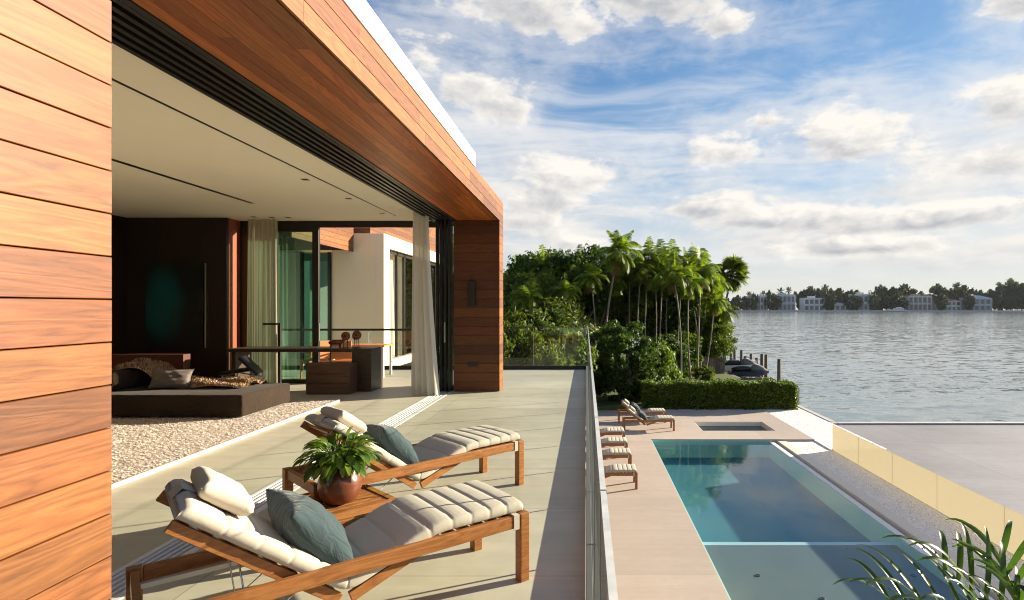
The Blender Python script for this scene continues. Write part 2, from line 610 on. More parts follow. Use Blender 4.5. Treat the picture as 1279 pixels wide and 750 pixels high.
M['terrace'] = stone_mat('terrace limestone', (0.40, 0.375, 0.29), (0.56, 0.53, 0.42), (2.4, 1.2), 0.008, rough=0.5, stain=0.6)
M['pool_deck'] = stone_mat('pool deck limestone', (0.43, 0.355, 0.295), (0.535, 0.455, 0.385), (3.2, 2.0), 0.005, rough=0.62, tint_scale=0.6)


M['grey_paving'] = stone_mat('grey dock paving', (0.225, 0.218, 0.235), (0.31, 0.30, 0.315), (4.0, 4.0), 0.012, rough=0.6, stain=0.5, tint_scale=0.5)


def glass_mat(name, tint, edge_reflect=1.0, base=0.0, gcol=(1, 1, 1)):
    """thin pane: tinted see-through plus a mirror-like reflection by Fresnel"""
    m, t, out = new_mat(name)
    fr = schlick(t, 0.04)
    tr = t.node('ShaderNodeBsdfTransparent')
    t.put(tr.inputs['Color'], tuple(tint) + (1,))
    gl = t.node('ShaderNodeBsdfGlossy')
    gl.inputs['Roughness'].default_value = 0.0
    t.put(gl.inputs['Color'], tuple(gcol) + (1,))
    mx = t.node('ShaderNodeMixShader')
    t.put(mx.inputs[0], t.m('ADD', t.m('MULTIPLY', fr, edge_reflect), base, clamp=True))
    t.l.new(tr.outputs[0], mx.inputs[1])
    t.l.new(gl.outputs[0], mx.inputs[2])
    t.l.new(mx.outputs[0], out.inputs['Surface'])
    return m


M['glass'] = glass_mat('balustrade glass', (0.955, 0.985, 0.97), 0.8)
M['glass_green'] = glass_mat('green tinted door glass', (0.66, 0.88, 0.78), 1.0, 0.10, (0.7, 0.95, 0.85))
M['glass_house'] = glass_mat('window glass', (0.35, 0.42, 0.42), 1.0, 0.12)
M['glass_edge'] = plain('polished glass edge', (0.30, 0.42, 0.37), 0.2, 0.2, 12)
M['joint'] = plain('grey joint seal', (0.16, 0.18, 0.17), 0.5, 0.1, 6)
M['glass_edge_top'] = plain('glass edge with painted reflections', (0.55, 0.58, 0.57), 0.2, 0.35, 14)  # lighter mottled colour stands in for reflections along the top edge


def fabric_mat(name, c, rough=0.9, weave=350.0, var=0.08, bump=0.15, wrinkle=0.0, sheen=0.2):
    m, t, out = new_mat(name)
    co = objco(t)
    n = t.noise(co, 2.2, 4.0, 0.6)
    k = t.m('ADD', 1 - var, t.m('MULTIPLY', n, 2 * var))
    cc = t.mix(1.0, tuple(c) + (1,), t.xyz(k, k, k), 'MULTIPLY')
    h = t.noise(co, weave, 2.0, 0.5)
    nr = t.bump(h, bump, 0.002)
    if wrinkle:
        mp = t.node('ShaderNodeMapping')
        t.put(mp.inputs['Vector'], co)
        mp.inputs['Scale'].default_value = (3.0, 9.0, 5.0)
        w = t.noise(mp.outputs[0], 2.2, 3.0, 0.5, 1.0)
        nr = t.bump(w, wrinkle, 0.03, nr)
    principled(t, out, cc, rough, nr, spec=0.15, **{'Sheen Weight': sheen})
    return m


M['cushion'] = fabric_mat('cream outdoor canvas', (0.49, 0.44, 0.36), wrinkle=0.10, sheen=0.1)
M['teal'] = fabric_mat('slate teal canvas', (0.040, 0.062, 0.070), wrinkle=0.55, var=0.12, bump=0.3)
M['velvet'] = fabric_mat('brown velvet', (0.028, 0.018, 0.011), var=0.4, wrinkle=0.5, sheen=0.06)
M['velvet_side'] = M['velvet']
M['pillow_grey'] = fabric_mat('grey satin', (0.13, 0.105, 0.09), rough=0.5, wrinkle=0.5)
M['leather'] = plain('black leather', (0.016, 0.014, 0.013), 0.35, 0.2, 6, 0.15, 120)
M['terracotta'] = plain('glazed terracotta', (0.15, 0.042, 0.018), 0.28, 0.35, 7, 0.1, 30, spec=0.5)
M['soil'] = plain('potting soil', (0.03, 0.02, 0.014), 0.95, 0.3, 20, 0.5, 60)
M['orange_fabric'] = plain('orange chair wood', (0.55, 0.20, 0.06), 0.6, 0.15, 4)


def sheer_mat(name, c, tr=0.35, mixf=0.45, tint=(1, 1, 1)):
    m, t, out = new_mat(name)
    d = t.node('ShaderNodeBsdfDiffuse')
    t.put(d.inputs['Color'], tuple(c) + (1,))
    s = t.node('ShaderNodeBsdfTranslucent')
    t.put(s.inputs['Color'], tuple(c) + (1,))
    a = t.node('ShaderNodeMixShader')
    a.inputs[0].default_value = mixf
    t.l.new(d.outputs[0], a.inputs[1])
    t.l.new(s.outputs[0], a.inputs[2])
    p = t.node('ShaderNodeBsdfTransparent')
    t.put(p.inputs['Color'], tuple(tint) + (1,))
    b = t.node('ShaderNodeMixShader')
    b.inputs[0].default_value = tr
    t.l.new(a.outputs[0], b.inputs[1])
    t.l.new(p.outputs[0], b.inputs[2])
    t.l.new(b.outputs[0], out.inputs['Surface'])
    return m


M['sheer'] = sheer_mat('white sheer curtain', (0.86, 0.83, 0.76), 0.03)
M['sheer_b'] = sheer_mat('beige sheer curtain', (0.62, 0.58, 0.44), 0.18)
M['yellow_panel'] = sheer_mat('frosted cream acrylic', (0.45, 0.415, 0.325), 0.26, 0.62, (0.97, 0.93, 0.84))


def leaf_mat(name, c0, c1, trans=0.35, rough=0.5, glint=0.2):
    m, t, out = new_mat(name)
    r = island(t)
    oi = t.node('ShaderNodeObjectInfo')
    c = t.ramp(r, [(0.0, c0), (0.55, tuple((a + b) / 2 for a, b in zip(c0, c1))), (1.0, c1)])
    k = t.m('ADD', 0.8, t.m('MULTIPLY', oi.outputs['Random'], 0.45))
    c = t.mix(1.0, c, t.xyz(k, k, t.m('MULTIPLY', k, 0.9)), 'MULTIPLY')
    p = principled(t, None, c, rough, None, 0.0, glint)
    s = t.node('ShaderNodeBsdfTranslucent')
    t.put(s.inputs['Color'], t.mix(1.0, c, (1.5, 1.7, 0.55, 1), 'MULTIPLY'))
    mx = t.node('ShaderNodeMixShader')
    mx.inputs[0].default_value = trans
    t.l.new(p.outputs[0], mx.inputs[1])
    t.l.new(s.outputs[0], mx.inputs[2])
    t.l.new(mx.outputs[0], out.inputs['Surface'])
    return m


M['leaf_dark'] = leaf_mat('dark broad leaves', (0.022, 0.046, 0.009), (0.070, 0.115, 0.022))
M['leaf_mid'] = leaf_mat('mid green leaves', (0.038, 0.074, 0.010), (0.15, 0.195, 0.030))
M['leaf_yellow'] = leaf_mat('yellow green leaves', (0.042, 0.072, 0.011), (0.15, 0.175, 0.030))
M['palm'] = leaf_mat('palm leaflets', (0.040, 0.080, 0.008), (0.19, 0.23, 0.028), 0.42, 0.5, 0.15)
M['dead_frond'] = leaf_mat('dry palm frond', (0.10, 0.065, 0.03), (0.20, 0.14, 0.07), 0.3, 0.7, 0.1)
M['palm_near'] = leaf_mat('near palm leaflets', (0.030, 0.065, 0.010), (0.085, 0.135, 0.022), 0.42, 0.30, 0.55)
M['house_plant'] = leaf_mat('glossy plant leaves', (0.040, 0.100, 0.012), (0.19, 0.27, 0.040), 0.3, 0.25, 0.6)
M['far_leaf'] = leaf_mat('far shore leaves', (0.034, 0.048, 0.030), (0.075, 0.095, 0.052), 0.2, 0.6, 0.2)
M['bark'] = plain('grey brown bark', (0.16, 0.115, 0.08), 0.85, 0.3, 5, 0.4, 25)
M['palm_bark'] = plain('pale palm bark', (0.24, 0.195, 0.15), 0.8, 0.3, 5, 0.3, 25)
M['dark_bark'] = plain('dark bark', (0.05, 0.038, 0.028), 0.85, 0.3, 5, 0.3, 25)


def water_mat(name, deep, scales, strength, rough=0.02, see=None, dist=0.25):
    m, t, out = new_mat(name)
    co = t.node('ShaderNodeNewGeometry').outputs['Position']
    h = None
    for (sx, sy, sc, amp) in scales:
        mp = t.node('ShaderNodeMapping')
        t.put(mp.inputs['Vector'], co)
        mp.inputs['Scale'].default_value = (sx, sy, 1.0)
        mp.inputs['Rotation'].default_value = (0, 0, R(12))
        n = t.m('MULTIPLY', t.noise(mp.outputs[0], sc, 4.0, 0.6, 0.3), amp)
        h = n if h is None else t.m('ADD', h, n)
    nr = t.bump(h, strength, dist)
    if see is None:
        principled(t, out, tuple(deep) + (1,), rough, nr, 0.0, 0.5, IOR=1.33)
        return m
    fr = schlick(t, 0.022, nr)
    tr = t.node('ShaderNodeBsdfTransparent')
    t.put(tr.inputs['Color'], tuple(see) + (1,))
    gl = t.node('ShaderNodeBsdfGlossy')
    gl.inputs['Roughness'].default_value = rough
    t.put(gl.inputs['Normal'], nr)
    mx = t.node('ShaderNodeMixShader')
    t.put(mx.inputs[0], fr)
    t.l.new(tr.outputs[0], mx.inputs[1])
    t.l.new(gl.outputs[0], mx.inputs[2])
    t.l.new(mx.outputs[0], out.inputs['Surface'])
    return m




def bay_mat():
    m, t, out = new_mat('bay water')
    co = t.node('ShaderNodeNewGeometry').outputs['Position']
    acc = None
    for (sx, sy, sc, amp, rz_) in ((0.50, 1.0, 2.0, 0.40, 10), (0.40, 1.0, 0.8, 0.28, -8), (0.35, 1.0, 0.12, 0.08, 14), (1, 1, 5.5, 0.18, 30)):
        mp = t.node('ShaderNodeMapping')
        t.put(mp.inputs['Vector'], co)
        mp.inputs['Scale'].default_value = (sx, sy, 1.0)
        mp.inputs['Rotation'].default_value = (0, 0, R(rz_))
        n = t.vm('SCALE', t.vm('SUBTRACT', t.noise(mp.outputs[0], sc, 3.0, 0.55, 0.2, '3D', 'Color'), (0.5, 0.5, 0.5)), scale=amp)
        acc = n if acc is None else t.vm('ADD', acc, n)
    mp = t.node('ShaderNodeMapping')
    t.put(mp.inputs['Vector'], co)
    mp.inputs['Scale'].default_value = (0.35, 1.0, 1.0)
    wind = t.ss(t.noise(mp.outputs[0], 0.035, 4.0, 0.6, 0.6), 0.35, 0.65, 0.55, 1.25)
    x, y, z = t.sep(t.vm('SCALE', acc, scale=wind))
    nr = t.vm('NORMALIZE', t.xyz(x, y, 1.0))
    principled(t, out, (0.165, 0.215, 0.235, 1), 0.09, nr, 0.0, 0.5, IOR=1.33)
    return m


M['bay'] = bay_mat()
M['pool_water'] = water_mat('pool water', None, [(0.7, 1.0, 1.3, 1.0), (1, 1, 5.0, 0.12)], 0.09, 0.0, (0.84, 0.955, 0.965), 0.03)
M['pool_plaster'] = plain('teal pool plaster', (0.048, 0.175, 0.215), 0.6, 0.08, 1.2)
M['pool_wall'] = plain('pale teal pool wall tile', (0.36, 0.60, 0.55), 0.5, 0.12, 14)
M['pool_shelf'] = plain('grey pool shelf stone', (0.135, 0.152, 0.15), 0.6, 0.16, 0.9)
M['pool_step'] = plain('pale pool step edge', (0.50, 0.64, 0.68), 0.6, 0.05, 2)
M['coping'] = plain('pink beige coping', (0.76, 0.68, 0.58), 0.6, 0.06, 1.4)


def gravel_mat():
    m, t, out = new_mat('white gravel')
    co = t.node('ShaderNodeNewGeometry').outputs['Position']
    v = t.vor(co, 22.0, 'F1', 'Distance')
    vc = t.vor(co, 22.0, 'F1', 'Color')
    x, y, z = t.sep(vc)
    big = t.noise(co, 2.0, 5.0, 0.65)
    k = t.m('ADD', 0.84, t.m('MULTIPLY', x, 0.16))
    c = t.mix(1.0, (0.95, 0.90, 0.84, 1), t.xyz(k, k, k), 'MULTIPLY')
    c = t.mix(t.m('MULTIPLY', t.ss(v, 0.60, 0.9), 0.5), c, (0.25, 0.22, 0.19, 1))
    c = t.mix(t.m('MULTIPLY', t.ss(big, 0.6, 0.75), 0.25), c, (0.35, 0.30, 0.25, 1))
    h = t.m('ADD', t.m('MULTIPLY', t.m('SUBTRACT', 1.0, v), 1.0), t.m('MULTIPLY', big, 1.5))
    principled(t, out, c, 0.85, t.bump(h, 0.8, 0.03), spec=0.2)
    return m


M['gravel'] = gravel_mat()
M['lawn'] = plain('lawn grass', (0.075, 0.105, 0.025), 0.9, 0.35, 3.0, 0.6, 30)
M['mulch'] = plain('dark earth', (0.05, 0.045, 0.03), 0.95, 0.3, 3, 0.4, 20)
M['rug'] = None


def rug_mat():
    m, t, out = new_mat('white shag wool')
    r = island(t)
    c = t.ramp(r, [(0, (0.78, 0.71, 0.64)), (0.5, (0.83, 0.77, 0.71)), (1, (0.88, 0.83, 0.78))])
    p = principled(t, None, c, 0.95, None, spec=0.05)
    tl = t.node('ShaderNodeBsdfTranslucent')
    t.put(tl.inputs['Color'], c)
    mx = t.node('ShaderNodeMixShader')
    mx.inputs[0].default_value = 0.55
    t.l.new(p.outputs[0], mx.inputs[1])
    t.l.new(tl.outputs[0], mx.inputs[2])
    t.l.new(mx.outputs[0], out.inputs['Surface'])
    return m


M['rug'] = rug_mat()


def fur_mat():
    m, t, out = new_mat('striped fur')
    r = island(t)
    c = t.ramp(r, [(0, (0.08, 0.035, 0.015)), (0.45, (0.40, 0.22, 0.10)), (1, (0.75, 0.57, 0.36))])
    principled(t, out, c, 0.7, None, spec=0.2, **{'Sheen Weight': 0.4})
    return m


M['fur'] = fur_mat()


def art_mat():
    m, t, out = new_mat('dark abstract painting')
    co = objco(t)
    x, y, z = t.sep(co)
    q = t.m('ADD', t.m('POWER', t.m('DIVIDE', t.m('ADD', x, t.m('MULTIPLY', t.noise(co, 1.5, 3, 0.5), 0.5)), 0.55), 2.0),
            t.m('POWER', t.m('DIVIDE', z, 0.95), 2.0))
    w = t.ss(q, 1.0, 0.0)
    c = t.mix(w, (0.012, 0.014, 0.012, 1), (0.008, 0.085, 0.095, 1))
    c = t.mix(t.m('MULTIPLY', t.ss(t.noise(co, 2.6, 4, 0.6, 1.0), 0.52, 0.7), 0.5), c, (0.030, 0.040, 0.012, 1))
    principled(t, out, c, 0.35, None, spec=0.3)
    return m


M['art'] = art_mat()
M['tile_roof'] = plain('violet brown roof tiles', (0.13, 0.075, 0.085), 0.8, 0.2, 3, 0.6, 8)


# ================================================================== SETTING
def struct(name, mb, m, smooth=False, bevel=0.0):
    return tag(mb.build(name, m, smooth=smooth, bevel=bevel), kind='structure')


PD = -3.0            # pool deck level
WL = -4.0            # bay level
# bay: one sheet to the horizon
struct('bay_water', MB().add([(-4000, -600, WL), (4000, -600, WL), (4000, 5000, WL), (-4000, 5000, WL)], [(0, 1, 2, 3)]), M['bay'])
# land of this property below the deck, with the hole of pool and spa left open
pd = MB()
PX0, PX1, PY0, PY1 = 2.315, 6.52, 7.6, 20.3        # pool
SX0, SX1, SY0, SY1 = 4.43, 7.23, 21.7, 23.4        # spa
for (a, b, c, d) in ((-14, PX0, -8, 26.0), (PX0, 8.15, PY1, SY0), (PX0, SX0, SY0, SY1), (SX1, 8.15, SY0, SY1),
                     (PX0, 8.15, SY1, 26.0), (PX0, 8.15, -8, PY0)):
    pd.box(a, b, c, d, PD - 0.16, PD)
struct('pool_deck', pd, M['pool_deck'])
g = MB()
g.box(8.17, 10.1, 18.995, 27.4, PD - 0.9, PD - 0.04)
g.box(PX1 + 0.622, 8.296, -8, 18.99, PD - 0.9, PD - 0.07)
g.box(PX1 + 0.622, 8.166, 18.994, 20.29, PD - 0.9, PD - 0.074)
g.box(2, 8.166, 26.004, 27.4, PD - 0.9, PD - 0.04)
struct('gravel_strip', g, M['gravel'])
land = MB()
land.prism([(-60, 26.2), (2, 26.2), (2, 27.4), (10.05, 27.4), (9.9, 41), (9.0, 48), (6, 66), (-60, 90)], WL - 1.0, PD + 0.06)
struct('lawn', land, M['lawn'])
struct('garden_soil', MB().box(-60, -14.004, -20, 26.19, WL - 1, PD - 0.05).box(-13.99, -4, 16.2, 26.19, PD - 0.2, PD + 0.012), M['mulch'])
# deck of the upper terrace and the room, one floor slab
fl = MB()
fl.box(-2.705, -0.004, -4, 15.6, -0.22, 0.0)
fl.box(-11.0, -3.035, -4, 15.6, -0.22, 0.0)
fl.box(-3.034, -2.706, -4, 15.6, -0.22, -0.035)
struct('terrace_floor', fl, M['terrace'])

# ------------------------------------------------------------------ main house
house = thing('house', 'modern house clad in warm horizontal wood boards with open living room', 'house', (-5.5, 5.0, 0))


def boards(mb, axis, plane, thick, a0, a1, b0, b1, pitch, gap, rng, lmin, lmax, off=0.0, horiz='z'):
    """planks in rows; axis = run direction ('x' or 'y'), rows stacked along horiz ('z', 'x')"""
    b = b0
    while b < b1 - 0.01:
        be = min(b + pitch - gap, b1)
        a = a0
        first = True
        while a < a1 - 1e-4:
            L = rng.uniform(lmin, lmax) * (rng.uniform(0.3, 1.0) if first else 1.0)
            e = min(a + L, a1)
            if a1 - e < 0.5:
                e = a1
            j = rng.uniform(0, 0.0015)
            if horiz == 'z' and axis == 'y':
                mb.box(plane - thick, plane + j, a, e - 0.002, b, be)
            elif horiz == 'z' and axis == 'x':
                mb.box(a, e - 0.002, plane - j, plane + thick, b, be)
            elif horiz == 'x' and axis == 'y':
                mb.box(b, be, a, e - 0.002, plane - j, plane + thick)
            a = e
            first = False
        b += pitch
    return mb


rng = random.Random(5)
FX = -1.75
Z_SOF, Z_FAS = 3.465, 3.907
END = 12.0
# near wall
w = boards(MB(), 'y', FX, 0.022, -3.0, 2.1, 0.0, Z_SOF - 0.002, 0.1575, 0.0045, rng, 2.8, 4.5)
w.build('wall_cladding', M['ipe_y'], house, world=True, bevel=0.002, seg=1)
MB().box(-2.6, FX - 0.024, -3.0, 2.092, 0, Z_SOF - 0.002).build('wall_core', M['gap'], house, world=True)
# fascia
w = boards(MB(), 'y', FX, 0.022, -3.0, END, Z_SOF, Z_FAS, 0.1475, 0.005, rng, 1.8, 3.8)
w.build('fascia', M['ipe_y'], house, world=True, bevel=0.0015, seg=1)
MB().box(-1.9, FX - 0.024, -3.0, END - 0.01, Z_SOF + 0.02, Z_FAS - 0.01).build('fascia_core', M['gap'], house, world=True)
# soffit
w = boards(MB(), 'y', Z_SOF, 0.02, -3.0, 11.5, -2.61, FX - 0.026, 0.104, 0.003, rng, 1.4, 3.2, horiz='x')
w.build('soffit', M['cedar_soffit'], house, world=True)
MB().box(-2.62, -1.905, -3, 11.52, Z_SOF + 0.022, Z_SOF + 0.10).build('soffit_core', M['gap'], house, world=True)
# parapet
MB().box(-2.1, FX + 0.012, -3.0, 8.93, Z_FAS + 0.004, 4.13).build('parapet', M['white'], house, world=True, bevel=0.006)
MB().box(-11, -2.104, -3.2, 13.0, 3.80, 4.05).build('roof', M['concrete'], house, world=True)
# pier at the far end of the opening
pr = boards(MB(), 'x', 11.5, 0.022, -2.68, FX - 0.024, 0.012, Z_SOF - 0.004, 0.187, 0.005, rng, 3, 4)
pier = pr.build('pier', M['cedar_x_shade'], house, world=True, bevel=0.0015, seg=1)
w = boards(MB(), 'y', FX, 0.022, 11.5, END, 0.012, Z_SOF - 0.002, 0.187, 0.005, rng, 3, 4)
w.build('pier_cladding', M['ipe_y'], house, world=True, bevel=0.0015, seg=1)
MB().box(-2.68, FX - 0.026, 11.524, END, 0.0, Z_SOF + 0.018).build('pier_core', M['gap'], house, world=True)
MB().box(-2.365, -2.235, 11.40, 11.498, 1.72, 2.24).build('wall_sconce', M['bronze'], house, world=True, bevel=0.01)
MB().box(-2.40, -2.18, 11.485, 11.498, 0.50, 0.60).build('step_light', M['bronze'], house, world=True, bevel=0.004)
# head pocket with the door tracks
hd = MB()
hd.box(-3.36, -2.612, -3, 12.7, 3.70, 3.78)
for i in range(6):
    x0 = -3.18 + i * 0.088
    hd.box(x0, x0 + 0.042, -3, 11.8, Z_SOF + 0.01, 3.70)
hd.box(-2.66, -2.613, -3, 11.49, Z_SOF - 0.012, 3.70)
hd.build('door_track_head', M['bronze'], house, world=True)
# ceiling, with slots left open
c = MB()
for (x0, x1) in ((-9.9, -6.265), (-6.165, -4.05), (-4.005, -3.36)):
    c.box(x0, x1, 0.0, 12.78, 3.64, 3.72)
c.box(-6.265, -6.165, 10.6, 12.78, 3.64, 3.72)
c.box(-4.05, -4.005, 12.0, 12.78, 3.64, 3.72)
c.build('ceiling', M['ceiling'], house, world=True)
MB().box(-6.264, -6.166, 0, 10.599, 3.642, 3.70).box(-4.049, -4.006, 0, 11.999, 3.642, 3.70).build('ceiling_slot', M['black'], house, world=True)
for (x, y) in ((-4.25, 8.6), (-4.22, 10.1), (-4.2, 11.7), (-7.1, 12.15), (-6.75, 12.2), (-6.4, 12.2), (-4.6, 5.2)):
    d_ = MB()
    d_.box(x - 0.05, x + 0.05, y - 0.05, y + 0.05, 3.634, 3.6385)
    d_.build('downlight', M['black'], house, world=True)
# inner walls
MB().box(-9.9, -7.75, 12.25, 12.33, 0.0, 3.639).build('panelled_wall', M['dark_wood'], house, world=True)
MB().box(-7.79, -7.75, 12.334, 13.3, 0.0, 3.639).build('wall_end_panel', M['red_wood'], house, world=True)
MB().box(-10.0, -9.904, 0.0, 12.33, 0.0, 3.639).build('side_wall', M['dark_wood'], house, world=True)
MB().box(-9.9, -2.62, -0.1, -0.004, 0.0, 3.639).build('partition_wall', M['plaster_beige'], house, world=True)
MB().box(-11.0, -10.004, -3.2, 13.3, -0.2, 3.79).build('outer_wall', M['white'], house, world=True)
hb = MB().box(-9.9, -7.9, 11.15, 11.35, 0.0, 0.78)
hb.build('low_partition', M['console_wood'], house, world=True)
MB().box(-8.19, -8.165, 12.20, 12.249, 0.83, 2.66).build('long_handle', M['steel'], house, world=True, bevel=0.004)
# back glass wall
bw = MB()
bw.box(-7.745, -2.69, 12.73, 12.81, 3.50, 3.639)
bw.box(-7.745, -7.48, 12.73, 12.81, 0.0, 3.5)
bw.box(-6.12, -5.98, 12.70, 12.79, 0.0, 3.5)
bw.box(-7.0, -6.93, 12.73, 12.81, 0.0, 3.5)
bw.box(-6.93, -6.12, 12.73, 12.81, 0.0, 0.09)
bw.box(-6.93, -6.12, 12.73, 12.81, 3.40, 3.5)
bw.build('back_door_frame', M['bronze'], house, world=True, bevel=0.004)
MB().box(-6.93, -6.12, 12.765, 12.775, 0.09, 3.40).build('back_door_glass', M['glass_green'], house, world=True)
MB().box(-7.48, -7.0, 12.765, 12.775, 0.0, 3.5).build('back_side_glass', M['glass'], house, world=True)
MB().box(-5.97, -5.945, 12.66, 12.70, 0.95, 1.35).build('back_door_handle', M['steel'], house, world=True)
# stacked sliding doors beside the pier
for i in range(4):
    x0 = -2.775 - i * 0.088
    fr = MB()
    y0, y1 = 11.42 + 0.02 * i, 12.66
    fr.box(x0, x0 + 0.05, y0, y0 + 0.09, 0.012, 3.49)
    fr.box(x0, x0 + 0.05, y1 - 0.09, y1, 0.012, 3.49)
    fr.box(x0, x0 + 0.05, y0 + 0.09, y1 - 0.09, 0.012, 0.10)
    fr.box(x0, x0 + 0.05, y0 + 0.09, y1 - 0.09, 3.39, 3.49)
    dr = fr.build('sliding_door', M['bronze'], house, world=True, bevel=0.003)
    gl = MB().box(x0 + 0.02, x0 + 0.03, y0 + 0.09, y1 - 0.09, 0.10, 3.39)
    gl.v = [(a + 5.5, b - 5.0, c_) for a, b, c_ in gl.v]
    gl.build('door_glass', M['glass_house'], dr)
    if i == 1:
        h_ = MB().box(x0 + 0.012, x0 + 0.038, y0 - 0.03, y0 - 0.001, 1.0, 1.4)
        h_.v = [(a + 5.5, b - 5.0, c_) for a, b, c_ in h_.v]
        h_.build('door_handle', M['steel'], dr)
# floor track, a set of bright rails and dark grooves
ft = MB()
ft.box(-3.032, -2.708, -3, 12.0, -0.034, -0.022, 1)
ft.box(-3.032, -2.995, -3, 12.0, -0.0215, 0.006, 0)
ft.box(-2.77, -2.708, -3, 12.0, -0.0215, 0.006, 0)
for i in range(4):
    x0 = -2.972 + i * 0.051
    ft.box(x0, x0 + 0.020, -3, 12.0, -0.0215, 0.005, 0)
ft.build('floor_track', [M['alu'], M['alu_dark']], house, world=True)


# ------------------------------------------------------------------ balustrades
def glass_run(name, label, a0, a1, fixed, axis, z0, z1, joints, mat_top, thick=0.017, channel=0.10, cap=None, group=None):
    root = thing(name, label, 'balustrade', ((fixed if axis == 'y' else (a0 + a1) / 2), ((a0 + a1) / 2 if axis == 'y' else fixed), 0), 0, group)
    ch = MB()
    if axis == 'y':
        ch.box(fixed - 0.05, fixed - thick / 2 - 0.002, a0, a1, -0.12, z0 + channel)
        ch.box(fixed + thick / 2 + 0.002, fixed + 0.035, a0, a1, -0.12, z0 + channel)
    else:
        ch.box(a0, a1, fixed - 0.05, fixed - thick / 2 - 0.002, -0.10, z0 + channel)
        ch.box(a0, a1, fixed + thick / 2 + 0.002, fixed + 0.035, -0.10, z0 + channel)
    ch.build('base_channel', M['alu_dark'] if axis == 'y' else M['bronze'], root, world=True, bevel=0.003)
    pts = [a0] + list(joints) + [a1]
    for p, q in zip(pts[:-1], pts[1:]):
        g_ = MB()
        p += 0.006
        q -= 0.006
        t2 = thick / 2
        if axis == 'y':
            vs = [(fixed - t2, p, z0 + 0.02), (fixed + t2, p, z0 + 0.02), (fixed + t2, q, z0 + 0.02), (fixed - t2, q, z0 + 0.02)]
        else:
            vs = [(p, fixed - t2, z0 + 0.02), (q, fixed - t2, z0 + 0.02), (q, fixed + t2, z0 + 0.02), (p, fixed + t2, z0 + 0.02)]
        vs += [(x, y, z1) for x, y, z in vs]
        faces = MB.BF
        o = len(g_.v)
        g_.v.extend(vs)
        for k, f in enumerate(faces):
            g_.f.append(f)
            big = k in ((3, 5) if axis == 'y' else (2, 4))
            g_.mi.append(0 if big else (2 if k == 1 else 1))
        g_.build('glass_panel', [M['glass'], M['glass_edge'], mat_top], root, world=True)
    for q in joints:
        jt = MB()
        t2 = thick / 2 + 0.0015
        if axis == 'y':
            jt.box(fixed - t2, fixed + t2, q - 0.0055, q + 0.0055, z0 + 0.02, z1 - 0.002)
        else:
            jt.box(q - 0.0055, q + 0.0055, fixed - t2, fixed + t2, z0 + 0.02, z1 - 0.002)
        jt.build('joint_seal', M['joint'], root, world=True)
    if cap:
        cp = MB()
        if axis == 'y':
            cp.box(fixed - 0.02, fixed + 0.02, a0, a1, z1 + 0.002, z1 + cap)
        else:
            cp.box(a0, a1, fixed - 0.02, fixed + 0.02, z1 + 0.002, z1 + cap)
        cp.build('top_rail', M['bronze'], root, world=True, bevel=0.003)
    return root


js = [0.55 + 1.1 * k for k in range(0, 14) if 0.55 + 1.1 * k < 15.3]
glass_run('glass_balustrade', 'long frameless glass balustrade along the terrace edge above the pool', -3.5, 15.64, 0.05, 'y', 0.0, 1.17,
          [-2.75, -1.65, -0.55] + js, M['glass_edge_top'])
glass_run('glass_balustrade', 'glass balustrade closing the far end of the terrace before the trees', -2.9, 0.02, 15.66, 'x', 0.0, 1.15,
          [-1.45], M['glass_edge'], cap=0.022)
glass_run('glass_balustrade', 'glass balustrade with dark top rail behind the living room desk', -8.6, -2.92, 15.68, 'x', 0.0, 1.06,
          [-7.4, -6.0, -4.55], M['glass_edge'], cap=0.06)

# ------------------------------------------------------------------ white wing behind the room
wing = thing('wing_building', 'white wing of the house with wood siding seen through the back doors', 'building', (-9, 20, 0))
wb = MB()
wb.box(-8.05, -6.66, 18.0, 18.25, -2.8, 4.05)                       # front wall, shaded face
wb.box(-6.66, -6.40, 18.0, 18.55, -2.8, 4.05)
wb.box(-6.66, -6.40, 18.55, 27.0, 3.62, 4.05)                       # lintel above the opening
wb.box(-6.66, -6.40, 26.2, 27.0, -2.8, 3.62)
wb.box(-12.0, -6.66, 26.8, 27.0, -2.8, 4.05)
wb.box(-12.0, -6.66, 18.25, 26.8, 3.75, 4.05)
wb.build('wall', M['wing_bounce'], wing, world=True, bevel=0.01)
MB().box(-12.0, -6.42, 18.25, 26.8, -0.3, -0.02).build('floor', M['terrace'], wing, world=True)
MB().box(-9.2, -9.1, 18.25, 26.8, -0.02, 3.75).build('inner_wall', M['plaster_beige'], wing, world=True)
wf = MB()
for y in (19.6, 20.4, 22.6, 24.6):
    wf.box(-6.60, -6.52, y, y + 0.12, 0.0, 3.62)
wf.box(-6.60, -6.52, 18.56, 26.2, 3.50, 3.615)
wf.build('window_frame', M['bronze'], wing, world=True)
MB().box(-6.565, -6.555, 20.52, 22.6, 0, 3.5).box(-6.565, -6.555, 22.72, 24.6, 0, 3.5).build('window_glass', M['glass_house'], wing, world=True)
MB().box(-9.09, -8.98, 21.6, 21.9, 1.35, 2.1).build('wall_speaker', M['black'], wing, world=True, bevel=0.01)
